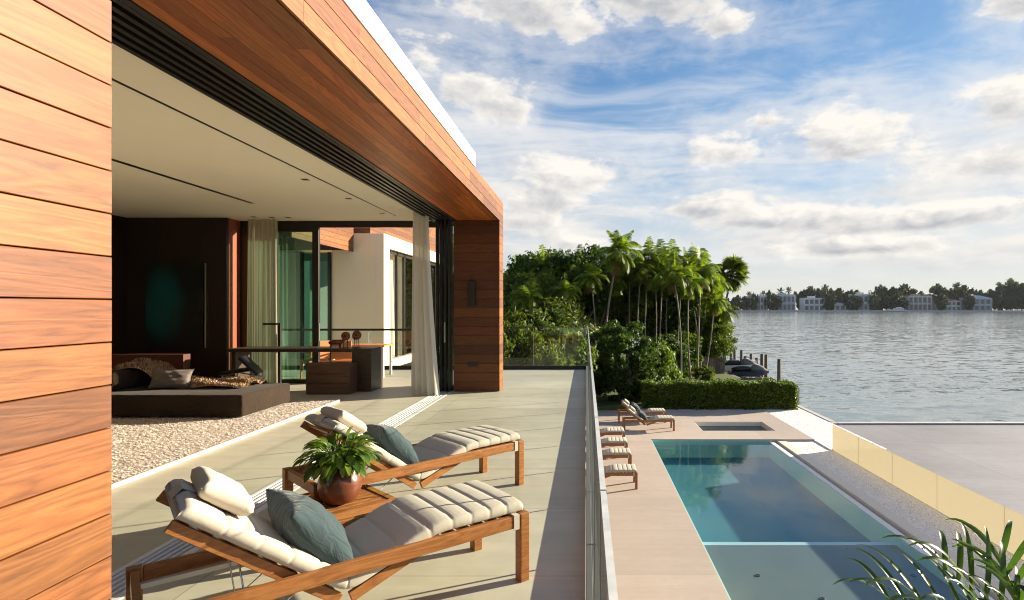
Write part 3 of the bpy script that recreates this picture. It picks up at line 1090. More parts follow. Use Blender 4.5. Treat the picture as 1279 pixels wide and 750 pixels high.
# shaded glass panels left of the white corner
wl = MB()
for x in (-9.0, -8.55, -8.14):
    wl.box(x, x + 0.07, 17.9, 18.0, -0.2, 3.45)
wl.build('side_window_frame', M['bronze'], wing, world=True)
MB().box(-9.0, -8.07, 17.96, 17.97, -0.2, 3.45).build('side_window_glass', M['glass_green'], wing, world=True)
MB().box(-11.0, -8.05, 18.10, 18.2, -0.2, 3.45).build('side_inner_wall', M['plaster_beige'], wing, world=True)
ws = boards(MB(), 'y', -6.95, 0.03, 18.3, 27.0, 4.06, 5.6, 0.16, 0.006, rng, 2, 4)
ws = boards(ws, 'x', 18.3, 0.03, -12.0, -6.985, 4.06, 5.6, 0.16, 0.006, rng, 2, 4)
ws.build('upper_siding', M['ipe_y'], wing, world=True)
MB().box(-12.0, -6.984, 18.334, 26.9, 4.06, 5.58).build('upper_core', M['gap'], wing, world=True)
# wood-clad eave on the left of the white corner: its outer face runs towards us
we = boards(MB(), 'y', -7.35, 0.03, 14.2, 17.97, 3.46, 4.3, 0.14, 0.006, rng, 1.5, 3)
we = boards(we, 'x', 17.40, 0.03, -11.0, -7.39, 3.46, 4.3, 0.14, 0.006, rng, 1.5, 3)
we.build('eave_fascia', M['ipe_y'], wing, world=True)
MB().box(-11.0, -7.384, 14.2, 17.395, 3.48, 4.28).build('eave_core', M['gap'], wing, world=True)
# its curtain
def curtain_mesh(x0, y0, x1, y1, z0, z1, folds, amp, flare=0.0, seed=1, n=None):
    rg = random.Random(seed)
    n = n or folds * 10
    nz = 24
    d = Vector((x1 - x0, y1 - y0, 0))
    L = d.length
    d.normalize()
    s = Vector((-d.y, d.x, 0))
    ph = [rg.uniform(-0.5, 0.5) for _ in range(folds + 2)]
    mb = MB()
    vs, fs = [], []
    for j in range(nz + 1):
        tz = j / nz
        z = z1 + (z0 - z1) * tz
        for i in range(n + 1):
            t = i / n
            k = t * folds
            a = amp * (0.55 + 0.75 * tz) * math.sin(2 * math.pi * k + ph[int(k)] * tz * 1.2)
            a += amp * 0.35 * math.sin(2 * math.pi * k * 0.37 + 2.0 * tz + seed)
            w_ = 1.0 + flare * tz ** 1.6
            p = Vector((x0, y0, z)) + d * (L * (t * w_)) + s * a
            vs.append(p)
    for j in range(nz):
        for i in range(n):
            q = j * (n + 1) + i
            fs.append((q, q + 1, q + n + 2, q + n + 1))
    return mb.add(vs, fs)


curtain_mesh(-6.95, 19.0, -6.85, 21.2, 0.0, 3.5, 9, 0.07, 0, 4).build('curtain', M['sheer'], wing, smooth=True, world=True)
# curtains of the living room
tag(curtain_mesh(-3.40, 11.16, -3.06, 11.06, 0.012, 3.63, 4, 0.075, 0.62, 3).build('curtain', M['sheer'], smooth=True),
    'white sheer curtain gathered beside the stacked sliding doors', 'curtain')
tag(curtain_mesh(-7.42, 12.45, -6.72, 12.40, 0.012, 3.63, 7, 0.06, 0.06, 8).build('curtain', M['sheer_b'], smooth=True),
    'beige sheer curtain hanging behind the desk lamp and desk chair', 'curtain')

# ================================================================== ROOM FURNITURE
# rug: backing plus pile tufts
rug = thing('rug', 'white shaggy rug under the brown daybed', 'rug', (-7.2, 6.5, 0))
RX0, RX1, RY0, RY1 = -9.6, -4.45, 3.0, 10.2
MB().box(RX0, RX1, RY0, RY1, 0.002, 0.03).build('backing', M['rug'], rug, world=True)
nr_ = np.random.default_rng(3)
N = 150000
bx = nr_.uniform(RX0, RX1 - 0.01, N)
by = nr_.uniform(RY0, RY1 - 0.01, N)
keep = ~((bx < -5.3) & (by > 8.7) & (by < 9.85)) & (bx > -8.9)
bx, by = bx[keep], by[keep]
N = len(bx)
ang = nr_.uniform(0, 2 * np.pi, N)
lean = nr_.uniform(0.005, 0.045, N)
hh = nr_.uniform(0.031, 0.042, N) + 0.006 * np.sin(bx * 31 + 2 * np.sin(by * 17)) * np.sin(by * 37 + 2 * np.sin(bx * 13))
wd = nr_.uniform(0.006, 0.012, N)
ca, sa = np.cos(ang), np.sin(ang)
v0 = np.stack([bx - sa * wd, by + ca * wd, np.full(N, 0.028)], 1)
v1 = np.stack([bx + sa * wd, by - ca * wd, np.full(N, 0.028)], 1)
v2 = np.stack([bx + ca * lean + sa * wd * .8, by + sa * lean - ca * wd * .8, hh], 1)
v3 = np.stack([bx + ca * lean - sa * wd * .8, by + sa * lean + ca * wd * .8, hh], 1)
pv = np.stack([v0, v1, v2, v3], 1).reshape(-1, 3) - np.array([-7.2, 6.5, 0])
link('pile', np_mesh('pile', pv, 4, M['rug']), rug)
# bound border strip facing the terrace
MB().box(RX1 + 0.002, RX1 + 0.035, RY0, RY1, 0.002, 0.050).build('border', M['rug'], rug, world=True, bevel=0.01)


def soft_box(x0, x1, y0, y1, z0, z1, r=0.05, seg=4):
    return MB().box(x0, x1, y0, y1, z0, z1), r, seg


def pillow_mesh(w, h, t, seed=0, n=22, wr=0.012, p=2.2):
    rg = np.random.default_rng(seed)
    vs, fs = [], []
    ph = rg.uniform(0, 6.28, 8)
    for side in (1, -1):
        for j in range(n + 1):
            for i in range(n + 1):
                a, b = -1 + 2 * i / n, -1 + 2 * j / n
                prof = max(0.0, (1 - abs(a) ** p) * (1 - abs(b) ** p)) ** 0.55
                pin = 1 - 0.07 * (abs(a) ** 2) * (1 - abs(b) ** 2) * 0 - 0.0
                # edges pulled in between the corners
                xa = a * (1 - 0.10 * (1 - b * b) * abs(a) ** 3)
                yb = b * (1 - 0.10 * (1 - a * a) * abs(b) ** 3)
                wrk = wr * (math.sin(9 * a + 4 * b + ph[0]) * 0.5 + math.sin(14 * b - 5 * a + ph[1]) * 0.35 + math.sin(21 * a * b + ph[2]) * 0.4) * prof
                edge = min(1.0, prof)
                vs.append((xa * w / 2, yb * h / 2, side * (t / 2 * prof + wrk * edge)))
    m_ = (n + 1) ** 2
    for j in range(n):
        for i in range(n):
            q = j * (n + 1) + i
            fs.append((q, q + 1, q + n + 2, q + n + 1))
            fs.append((m_ + q, m_ + q + n + 1, m_ + q + n + 2, m_ + q + 1))
    mb = MB().add(vs, fs)
    return mb


def weld(o, d=0.0005):
    md = o.modifiers.new('weld', 'WELD')
    md.merge_threshold = d
    return o


bed = thing('daybed', 'low brown velvet daybed on the white rug', 'daybed', (-6.6, 9.4, 0.05))
MB().box(-8.6, -5.17, 8.55, 9.95, 0.052, 0.385).build('mattress', M['velvet'], bed, world=True, bevel=0.035, seg=4, smooth=True)
MB().box(-7.78, -7.38, 8.9, 9.93, 0.387, 0.70).build('backrest', M['velvet'], bed, world=True, bevel=0.09, seg=5, smooth=True)
p_ = weld(pillow_mesh(0.62, 0.34, 0.2, 2).build('pillow', M['pillow_grey'], smooth=True))
p_.location = (-6.75, 9.25, 0.54)
p_.rotation_euler = (R(62), 0, R(12))
tag(p_, 'grey satin bolster pillow leaning on the daybed backrest', 'pillow')
# fur throw: drape surface plus tufts
def throw_height(a, b):
    """a along the throw 0..1, b across -1..1 -> world point"""
    if a < 0.35:
        k = a / 0.35
        x = -7.62 + 0.62 * k
        z = 0.73 + 0.08 * math.sin(k * 3.0) - 0.26 * k ** 2
        wdt = 0.36 - 0.06 * k
        y = 9.50 + 0.05 * k
    else:
        k = (a - 0.35) / 0.65
        x = -7.0 + 1.45 * k
        z = 0.47 - 0.03 * k
        wdt = 0.30 + 0.06 * k
        y = 9.55 + 0.02 * k
    z += 0.028 * math.sin(7 * b + 9 * a) + 0.02 * math.sin(15 * a + 3 * b)
    return Vector((x, y + b * wdt, z - 0.035 * b * b))


thr = thing('fur_throw', 'striped brown and tan fur throw draped over daybed back', 'throw', (-6.9, 9.8, 0.4))
vs, fs = [], []
na, nb2 = 60, 16
for i in range(na + 1):
    for j in range(nb2 + 1):
        vs.append(throw_height(i / na, -1 + 2 * j / nb2))
for i in range(na):
    for j in range(nb2):
        q = i * (nb2 + 1) + j
        fs.append((q, q + nb2 + 1, q + nb2 + 2, q + 1))
MB().add(vs, fs).build('drape', M['fur'], thr, smooth=True, world=True)
rg = random.Random(8)
tv = []
for i in range(9000):
    a, b = rg.random(), rg.uniform(-1, 1)
    p = throw_height(a, b)
    q = p + Vector((rg.uniform(-0.03, 0.05), rg.uniform(-0.05, 0.02), rg.uniform(0.02, 0.06)))
    s = Vector((rg.uniform(-1, 1), rg.uniform(-1, 1), 0)).normalized() * 0.007
    for z_ in (p - s, p + s, q + s * 0.4, q - s * 0.4):
        tv.append((z_.x + 6.9, z_.y - 9.8, z_.z - 0.4))
link('pile', np_mesh('fur_pile', tv, 4, M['fur']), thr)

# desk
desk = thing('desk', 'long dark walnut desk with slab leg at its right end', 'desk', (-5.8, 11.8, 0))
MB().box(-7.25, -4.75, 11.5, 12.15, 0.80, 0.87).build('desktop', M['desk_wood'], desk, world=True, bevel=0.004)
MB().box(-4.742, -4.345, 11.5, 12.15, 0.0, 0.872).build('slab_leg', M['desk_wood'], desk, world=True, bevel=0.004)
MB().box(-7.2, -7.12, 11.55, 12.1, 0.0, 0.798).build('leg', M['desk_wood'], desk, world=True, bevel=0.004)
cab = thing('drawer_cabinet', 'brown two drawer cabinet standing in front of the desk end', 'cabinet', (-5.05, 11.3, 0))
MB().box(-5.48, -4.62, 11.125, 11.49, 0.0, 0.60).build('carcass', M['drawer_wood'], cab, world=True, bevel=0.003)
for z0 in (0.02, 0.215, 0.41):
    MB().box(-5.472, -4.628, 11.10, 11.122, z0, z0 + 0.185).build('drawer', M['drawer_wood'], cab, world=True, bevel=0.003)
lamp = thing('desk_lamp', 'thin dark angled lamp rising in front of the beige curtain', 'lamp', (-6.62, 12.3, 0))
MB().box(-6.66, -6.60, 12.27, 12.33, 0.012, 1.32).build('post', M['bronze'], lamp, world=True, bevel=0.003)
MB().box(-6.98, -6.60, 12.27, 12.33, 1.325, 1.365).build('arm', M['bronze'], lamp, world=True, bevel=0.003)
MB().box(-6.75, -6.51, 12.18, 12.42, 0.0, 0.010).build('base', M['bronze'], lamp, world=True)
ch = thing('desk_chair', 'black leather lounge chair tucked under the dark desk', 'chair', (-6.75, 11.55, 0))
q = MB()
q.beam((-7.1, 11.15, 0.42), (-6.55, 11.25, 0.50), 0.5, 0.07)
q.build('seat', M['leather'], ch, world=True, bevel=0.02)
q = MB()
q.beam((-6.72, 11.1, 0.74), (-6.42, 11.2, 0.40), 0.5, 0.06)
q.build('backrest', M['leather'], ch, world=True, bevel=0.02)
for yy in (10.95, 11.42):
    MB().tube([(-7.0, yy, 0.40), (-6.45, yy, 0.30), (-6.40, yy + 0.02, 0.0)], 0.014).tube([(-7.0, yy, 0.40), (-7.05, yy, 0.0)], 0.014).build('leg', M['steel'], ch, world=True, smooth=True)


# ornaments on the desk
def disc_figure(x, y, rad, hgt, label):
    t_ = thing('ornament', label, 'ornament', (x, y, 0.872), 0, 'carved ornaments on the desk')
    m_ = MB()
    n = 24
    prof = [(0.0, 0.0)]
    vs, fs = [], []
    rings_ = [(0.10, 0.035), (0.35, 0.030), (0.7, 0.034), (0.92, 0.024), (1.0, 0.0)]
    for side in (1, -1):
        base = len(vs)
        for (rr, th) in rings_:
            for k in range(n):
                a = 2 * math.pi * k / n
                vs.append((rad * rr * math.cos(a), side * th, hgt + rad * rr * math.sin(a)))
        for i in range(len(rings_) - 1):
            for k in range(n):
                k2 = (k + 1) % n
                f = (base + i * n + k, base + i * n + k2, base + (i + 1) * n + k2, base + (i + 1) * n + k)
                fs.append(f if side < 0 else f[::-1])
        f = tuple(base + k for k in range(n))
        fs.append(f[::-1] if side < 0 else f)
    m_.add(vs, fs)
    m_.build('wheel', M['terracotta'], t_, smooth=True)
    hub = MB().tube([(0, -0.05, hgt), (0, 0.05, hgt)], rad * 0.22, 12)
    hub.build('hub', M['dark_wood'], t_)
    for s in (-0.4, 0.4):
        MB().tube([(rad * s, 0, hgt - rad * 0.85), (rad * s * 1.1, 0, 0.0)], 0.008, 8).build('leg', M['bronze'], t_)
    MB().box(-rad * 0.7, rad * 0.7, -0.04, 0.04, 0.0, 0.012).build('base', M['bronze'], t_)
    return t_


disc_figure(-4.93, 11.66, 0.092, 0.245, 'round brown carved disc on legs, leftmost disc on the desk')
disc_figure(-4.81, 11.86, 0.068, 0.225, 'smallest round brown disc, between the two larger ones on desk')
disc_figure(-4.70, 11.66, 0.095, 0.265, 'round brown carved disc on legs at the right desk end')
an = thing('ornament', 'low four legged carved wooden animal on the desk beside discs', 'ornament', (-5.13, 11.66, 0.872), 0, 'carved ornaments on the desk')
MB().tube([(-0.14, 0, 0.10), (-0.10, 0, 0.115), (0.0, 0, 0.12), (0.10, 0, 0.125), (0.15, 0, 0.15)], [0.03, 0.052, 0.055, 0.05, 0.03], 10).build('body', M['terracotta'], an, smooth=True)
MB().tube([(0.13, 0, 0.13), (0.17, 0, 0.18), (0.20, 0, 0.17)], [0.03, 0.032, 0.012], 8).build('head', M['terracotta'], an, smooth=True)
for sx in (-0.10, 0.08):
    for sy in (-0.025, 0.025):
        MB().tube([(sx, sy, 0.09), (sx * 1.1, sy, 0.0)], 0.008, 6).build('leg', M['dark_wood'], an)

# picture on the dark wall
art = MB().box(-0.62, 0.62, -0.03, 0.0, -0.92, 0.92).build('painting', M['art'])
art.location = (-8.85, 12.245, 1.77)
tag(art, 'dark abstract painting with blurred teal glow on the wall', 'painting')

# outdoor dining table and chairs on the back terrace
dt = thing('dining_table', 'narrow table with orange wood top outside the back doors', 'table', (-5.7, 14.1, 0))
MB().box(-6.5, -4.9, 13.8, 14.5, 0.745, 0.785).build('tabletop', M['orange_fabric'], dt, world=True, bevel=0.004)
for x in (-6.45, -4.99):
    for y in (13.85, 14.41):
        MB().box(x, x + 0.055, y, y + 0.055, 0.0, 0.743).build('leg', M['alu'], dt, world=True, bevel=0.003)


def patio_chair(x, y, rz, label):
    t_ = thing('dining_chair', label, 'chair', (x, y, 0), rz, 'orange chairs by the terrace table')
    MB().box(-0.24, 0.24, -0.24, 0.24, 0.42, 0.46).build('seat', M['orange_fabric'], t_, bevel=0.01)
    b = MB()
    b.beam((0, -0.25, 0.50), (0, -0.31, 0.92), 0.46, 0.03, (0, 1, 0))
    b.build('backrest', M['orange_fabric'], t_, bevel=0.01)
    for sx in (-0.21, 0.21):
        for sy in (-0.21, 0.21):
            MB().box(sx - 0.02, sx + 0.02, sy - 0.02, sy + 0.02, 0, 0.418).build('leg', M['orange_fabric'], t_)
        MB().box(sx - 0.02, sx + 0.02, -0.28, 0.2, 0.63, 0.66).build('armrest', M['orange_fabric'], t_)
    return t_


patio_chair(-5.75, 13.55, 0.15, 'orange wood chair facing the terrace table, directly behind desk')
patio_chair(-6.45, 13.5, 0.9, 'orange wood chair seen below the desktop, left of its neighbour')


# ================================================================== LOUNGERS
def smooth_path(pts, per=14, it=90):
    out = []
    for a, b in zip(pts[:-1], pts[1:]):
        n = max(2, int((Vector(b) - Vector(a)).length / 0.0075))
        for i in range(n):
            out.append(Vector(a).lerp(Vector(b), i / n))
    out.append(Vector(pts[-1]))
    for _ in range(it):
        q = out[:]
        for i in range(1, len(out) - 1):
            q[i] = (out[i - 1] + out[i] * 2 + out[i + 1]) / 4
        out = q
    return out


def cushion_mesh(path, width, thick, seams, seed=1):
    """channel-stitched pad along path (x,z); seams = arc positions of the stitched lines"""
    rg = random.Random(seed)
    L = [0.0]
    for a, b in zip(path[:-1], path[1:]):
        L.append(L[-1] + (b - a).length)
    tot = L[-1]
    ring = 28
    vs, fs = [], []
    sm = [0.0] + [s for s in seams if 0 < s < tot] + [tot]
    for i, p in enumerate(path):
        d = (path[min(i + 1, len(path) - 1)] - path[max(i - 1, 0)]).normalized()
        nrm = Vector((-d.y, d.x))
        if nrm.y < 0:
            nrm = -nrm
        s = L[i]
        k = max(j for j in range(len(sm)) if sm[j] <= s + 1e-6)
        k = min(k, len(sm) - 2)
        t = (s - sm[k]) / max(1e-6, sm[k + 1] - sm[k])
        seg_l = sm[k + 1] - sm[k]
        bul = (0.72 * min(1.0, min(t, 1 - t) * seg_l / 0.014) ** 0.5 + 0.28 * math.sin(math.pi * t))
        end = min(1.0, s / 0.03, (tot - s) / 0.03)
        endf = 0.55 + 0.45 * math.sqrt(max(0.0, end))
        tk = thick * (0.86 + 0.14 * bul) * endf
        wd = width / 2 * (0.985 + 0.015 * bul) * (0.97 + 0.03 * endf)
        for r in range(ring):
            a = 2 * math.pi * r / ring
            ca, sa = math.cos(a), math.sin(a)
            e = 0.32
            y = math.copysign(abs(ca) ** e, ca) * wd
            h = math.copysign(abs(sa) ** e, sa)
            hh_ = (h * 0.5 + 0.5) * tk
            # crown of the pad across its width, fine puckers along the seams
            hh_ += (0.006 * (1 - (y / wd) ** 2) * bul if h > 0 else 0)
            if h > 0:
                hh_ += 0.0022 * math.sin(60 * y + k * 2.1) * (1 - bul) + rg.uniform(-0.0006, 0.0006)
            vs.append((p.x + nrm.x * hh_, y, p.y + nrm.y * hh_))
    n = len(path)
    for i in range(n - 1):
        for r in range(ring):
            r2 = (r + 1) % ring
            fs.append((i * ring + r, i * ring + r2, (i + 1) * ring + r2, (i + 1) * ring + r))
    fs.append(tuple(range(ring)))
    fs.append(tuple((n - 1) * ring + r for r in range(ring - 1, -1, -1)))
    mb = MB().add(vs, fs)
    return mb


HL, HW = 0.975, 0.325          # half length, half width
PROF = [(0.02, 0.418), (0.60, 0.418), (1.09, 0.240), (1.80, 0.790)]   # distance from foot, height


def make_lounger(name='sun_lounger'):
    root = thing(name, 'x', 'sun lounger')
    T = M['teak']

    def X(s):
        return HL - s
    # side rails between the legs
    for sy in (-1, 1):
        y = sy * (HW - 0.022)
        MB().box(-HL + 0.067, HL - 0.067, y - 0.018, y + 0.018, 0.345, 0.42).build('side_rail', T, root, bevel=0.004)
    MB().box(-HL + 0.015, -HL + 0.050, -HW + 0.067, HW - 0.067, 0.345, 0.42).build('end_rail', T, root, bevel=0.004)
    MB().box(HL - 0.050, HL - 0.015, -HW + 0.067, HW - 0.067, 0.33, 0.405).build('end_rail', T, root, bevel=0.004)
    for sx in (-1, 1):
        for sy in (-1, 1):
            x0, x1 = sorted((sx * HL, sx * (HL - 0.065)))
            y0, y1 = sorted((sy * HW, sy * (HW - 0.065)))
            MB().box(x0, x1, y0, y1, 0.0, 0.425).build('leg', T, root, bevel=0.005)
    # deck: foot slats, knee board and backrest frames
    sl = MB()
    for k in range(6):
        s = 0.10 + k * 0.095
        sl.box(X(s + 0.06), X(s), -HW + 0.045, HW - 0.045, 0.390, 0.411)
    sl.build('foot_slats', T, root, bevel=0.002)

    def frame(s0, z0, s1, z1, name_):
        fb = MB()
        d = Vector((X(s1) - X(s0), 0, z1 - z0)).normalized()
        nrm = Vector((-d.z, 0, d.x))
        if nrm.z < 0:
            nrm = -nrm
        off = nrm * -0.03
        for sy in (-1, 1):
            y = sy * (HW - 0.065)
            a = Vector((X(s0), y, z0)) + off
            b = Vector((X(s1), y, z1)) + off
            fb.beam(a, b, 0.026, 0.056, nrm)
        L = (Vector((X(s1), 0, z1)) - Vector((X(s0), 0, z0))).length
        n = max(2, int(L / 0.105))
        for k in range(n):
            t = (k + 0.5) / n
            c = Vector((X(s0), 0, z0)).lerp(Vector((X(s1), 0, z1)), t) + nrm * -0.014
            fb.beam(c + Vector((0, -HW + 0.08, 0)), c + Vector((0, HW - 0.08, 0)), 0.055, 0.016, nrm)
        fb.build(name_, T, root, bevel=0.003)
    frame(0.64, 0.405, 1.075, 0.245, 'seat_frame')
    frame(1.10, 0.248, 1.80, 0.790, 'back_frame')
    # prop of thin steel rod under the backrest
    pp = MB()
    for sy in (-1, 1):
        y = sy * 0.22
        pp.tube([(X(1.56), y, 0.575), (X(1.50), y * 0.98, 0.17), (X(1.27), y, 0.335)], 0.0045, 8)
    pp.tube([(X(1.50), -0.216, 0.17), (X(1.50), 0.216, 0.17)], 0.0045, 8)
    pp.build('back_prop', M['steel'], root, smooth=True)
    for sy in (-1, 1):
        y = sy * (HW - 0.085)
        MB().box(-HL + 0.052, X(1.15), y - 0.016, y + 0.016, 0.335, 0.36).build('prop_rail', M['alu'], root, bevel=0.002)
    # cushion
    pth = smooth_path([(X(s), z + 0.004) for s, z in PROF])
    cu = cushion_mesh(pth, 0.59, 0.078, [0.125, 0.245, 0.365, 0.485, 0.61, 0.78, 0.94, 1.10, 1.27, 1.44, 1.61, 1.78], 4)
    cu.build('cushion', M['cushion'], root, smooth=True)
    # loop that ties the pad to the frame, at both foot corners
    for sy in (-1, 1):
        y = sy * (HW - 0.022)
        st = MB()
        st.box(X(0.115), X(0.075), y - 0.022, y + 0.022, 0.421, 0.427)
        yo = y + sy * 0.0225
        st.box(X(0.115), X(0.075), min(yo, yo - sy * 0.003), max(yo, yo - sy * 0.003), 0.335, 0.427)
        st.box(X(0.115), X(0.075), min(y - sy * 0.022, y - sy * 0.05), max(y - sy * 0.022, y - sy * 0.05), 0.424, 0.46)
        st.build('tie_strap', M['cushion'], root, bevel=0.002)
    # head pillow strapped over the top edge
    d = Vector((X(1.80) - X(1.09), 0, 0.55)).normalized()
    ang = math.atan2(0.55, 0.71)
    hp = weld(pillow_mesh(0.27, 0.42, 0.10, 5, 20, 0.002, 7.0).build('head_pillow', M['cushion'], root, smooth=True))
    c = Vector((X(1.665), 0.03, 0.697)) + Vector((math.sin(ang), 0, math.cos(ang))) * 0.128
    hp.location = c
    hp.rotation_euler = (0, ang, 0)
    sp = MB()
    top = Vector((X(1.80), 0, 0.80))
    nn = Vector((math.sin(ang), 0, math.cos(ang)))
    bck = Vector((-math.cos(ang), 0, math.sin(ang)))
    e1 = top + nn * 0.089 - bck * 0.10
    e2 = top + nn * 0.076 - bck * 0.004
    e3 = top + nn * 0.015 + bck * 0.006
    for a, b in ((e1, e2), (e2, e3)):
        dd = (b - a).normalized()
        up = dd.cross(Vector((0, 1, 0)))
        sp.beam(a + Vector((0, 0.03, 0)), b + Vector((0, 0.03, 0)), 0.11, 0.004, up)
    sp.build('head_strap', M['cushion'], root)
    return root


lng = make_lounger()
lng.location = (-1.308, 3.172, 0)
lng.rotation_euler = (0, 0, R(40))
tag(lng, 'teak sun lounger with cream pad nearest the camera on the terrace', 'sun lounger', 'teak loungers on the terrace')
l2 = copy_tree(lng)
l2.location = (-1.506, 4.995, 0)
l2.rotation_euler = (0, 0, R(46))
tag(l2, 'teak sun lounger with cream pad behind the potted plant', 'sun lounger', 'teak loungers on the terrace')


def at_lounger(root, s, y, z):
    a = root.rotation_euler.z
    x = HL - s
    return (root.location.x + math.cos(a) * x - math.sin(a) * y, root.location.y + math.sin(a) * x + math.cos(a) * y, root.location.z + z)


def scatter_pillow(root, s, y, z, label, size=0.56, seed=1, tilt=42, rz=0, mat='teal', me=None, thick=0.24, group=None):
    if me is None:
        o = pillow_mesh(size, size, thick, seed, 26, 0.010).build('cushion', M[mat], smooth=True)
        weld(o)
    else:
        o = link('cushion', me)
        weld(o)
    o.name = 'throw_pillow'
    o.location = at_lounger(root, s, y, z)
    o.rotation_euler = (Matrix.Rotation(root.rotation_euler.z, 3, 'Z') @ Matrix.Rotation(R(tilt), 3, 'Y') @ Matrix.Rotation(R(rz), 3, 'Z')).to_euler()
    tag(o, label, 'pillow', group)
    return o


tp1 = scatter_pillow(lng, 1.19, 0.0, 0.515, 'slate teal pillow on the nearest terrace lounger', 0.50, 11, 50, 4, group='teal pillows on the terrace')
tp2 = scatter_pillow(l2, 1.20, 0.0, 0.52, 'slate teal pillow on the lounger behind the potted plant', tilt=50, rz=-5, me=tp1.data, group='teal pillows on the terrace')
# pool loungers
spots = [((0.36, 15.02), 'nearest of the four teak loungers lined up beside the pool'),
         ((0.35, 16.78), 'second teak lounger beside the pool, counted from the nearest'),
         ((0.34, 18.20), 'third teak lounger beside the pool, counted from the nearest'),
         ((0.36, 19.72), 'farthest of the four teak loungers lined up beside the pool')]
pool_l = []
for (x, y), lab in spots:
    o = copy_tree(lng)
    o.location = (x, y, PD)
    o.rotation_euler = (0, 0, 0)
    tag(o, lab, 'sun lounger', 'teak loungers by the pool')
    pool_l.append(o)
for (x, y, rz), lab, lab2 in (((2.40, 21.95, 0.02), 'front lounger of the pair between the pool and the hedge', 'dark pillow on the front lounger of the pair near hedge'),
                              ((2.30, 23.55, -0.02), 'back lounger of the pair between the pool and the hedge', 'dark pillow on the back lounger of the pair near hedge')):
    o = copy_tree(lng)
    o.location = (x, y, PD)
    o.rotation_euler = (0, 0, rz)
    tag(o, lab, 'sun lounger', 'teak loungers by the pool')
    scatter_pillow(o, 1.20, 0.0, 0.545, lab2, tilt=50, rz=8, me=tp1.data, group='dark pillows by the pool')

# slatted table between the terrace loungers
tb = thing('side_table', 'low slatted teak table between the two terrace loungers', 'table', (-1.815, 4.17, 0), R(47))
ts = MB()
for k in range(9):
    y = -0.245 + k * 0.0613
    ts.box(-0.245, 0.245, y - 0.027, y + 0.027, 0.272, 0.294)
ts.build('slats', M['teak'], tb, bevel=0.003)
ap = MB()
ap.box(-0.30, 0.30, -0.305, -0.276, 0.225, 0.300)
ap.box(-0.30, 0.30, 0.276, 0.305, 0.225, 0.300)
ap.box(-0.300, -0.249, -0.2755, 0.2755, 0.225, 0.300)
ap.box(0.249, 0.300, -0.2755, 0.2755, 0.225, 0.300)
ap.build('table_frame', M['teak'], tb, bevel=0.003)
for sx in (-0.265, 0.265):
    for sy in (-0.245, 0.245):
        MB().box(sx - 0.028, sx + 0.028, sy - 0.028, sy + 0.028, 0.0, 0.224).build('leg', M['teak'], tb, bevel=0.003)

# potted plant
pt = thing('potted_plant', 'bushy green plant in a round terracotta pot on slatted table', 'plant', (-1.775, 4.10, 0.301))
prof = [(0.075, 0.0), (0.105, 0.012), (0.138, 0.06), (0.150, 0.115), (0.146, 0.165), (0.125, 0.215), (0.098, 0.243), (0.090, 0.250), (0.084, 0.246), (0.090, 0.225), (0.06, 0.222)]
MB().lathe(prof, 40).build('pot', M['terracotta'], pt, smooth=True)
MB().lathe([(0.088, 0.223), (0.05, 0.233), (0.01, 0.236)], 20).build('soil', M['soil'], pt, smooth=True)
rg = random.Random(21)
lv = MB()
stm = MB()
for k in range(270):
    a = rg.uniform(0, 2 * math.pi)
    t = rg.random()
    elv = R(74 - 64 * t)                        # from upright to drooping
    ln = rg.uniform(0.08, 0.215)
    base = Vector((0.04 * math.cos(a), 0.04 * math.sin(a), 0.235))
    out_ = Vector((math.cos(a) * math.cos(elv), math.sin(a) * math.cos(elv), math.sin(elv)))
    tip = base + out_ * ln * 0.95 + Vector((0, 0, 0.02))
    mid = base.lerp(tip, 0.55) + Vector((0, 0, 0.03 + 0.03 * rg.random()))
    stm.tube([base, mid, tip], 0.0028, 5, cap=False)
    # leaf blade
    d0 = (tip - mid).normalized()
    ll = rg.uniform(0.07, 0.125)
    wl_ = ll * rg.uniform(0.20, 0.29)
    side = d0.cross(Vector((rg.uniform(-.4, .4), rg.uniform(-.4, .4), 1))).normalized()
    pts_l = []
    pos = tip.copy()
    d = d0.copy()
    nseg = 7
    vs, fs = [], []
    for i in range(nseg + 1):
        f = i / nseg
        w_ = wl_ * (math.sin(math.pi * min(1, f * 0.93 + 0.05)) ** 0.75) * (1 - 0.25 * f)
        upv = side.cross(d).normalized()
        if upv.z < 0:
            upv = -upv
        vs += [pos - side * w_ + upv * w_ * 0.30, pos, pos + side * w_ + upv * w_ * 0.30]
        d = (d + Vector((0, 0, -0.10 - 0.10 * rg.random()))).normalized()
        pos = pos + d * (ll / nseg)
    for i in range(nseg):
        q = i * 3
        fs += [(q, q + 1, q + 4, q + 3), (q + 1, q + 2, q + 5, q + 4)]
    lv.add(vs, fs)
lv.build('foliage', M['house_plant'], pt, smooth=True)
stm.build('stems', M['house_plant'], pt, smooth=True)

# ================================================================== POOL
pool = thing('swimming_pool', 'long teal infinity edge swimming pool with a shallow grey shelf', 'pool', (4.4, 14, PD))
PW = PD - 0.10         # water level
SHELF_Y = 12.12
DEEP, SHAL = PW - 0.55, PW - 0.20
b = MB()
b.box(PX0 - 0.1, PX1, SHELF_Y, PY1 + 0.1, DEEP - 0.05, DEEP, 0)
b.build('pool_floor', M['pool_plaster'], pool, world=True)
b = MB()
b.box(PX0 + 0.004, PX0 + 0.03, PY0, PY1 - 0.034, DEEP + 0.001, PD - 0.02)
b.box(PX0 + 0.004, PX1 + 0.1, PY1 - 0.03, PY1 - 0.004, DEEP + 0.001, PD - 0.02)
b.box(PX1, PX1 + 0.02, PY0, PY1, DEEP, PW - 0.006)
b.build('pool_wall', M['pool_wall'], pool, world=True)
b = MB().box(PX0 + 0.032, PX1 - 0.002, PY0, SHELF_Y - 0.16, SHAL - 0.1, SHAL)
b.build('shelf', M['pool_shelf'], pool, world=True)
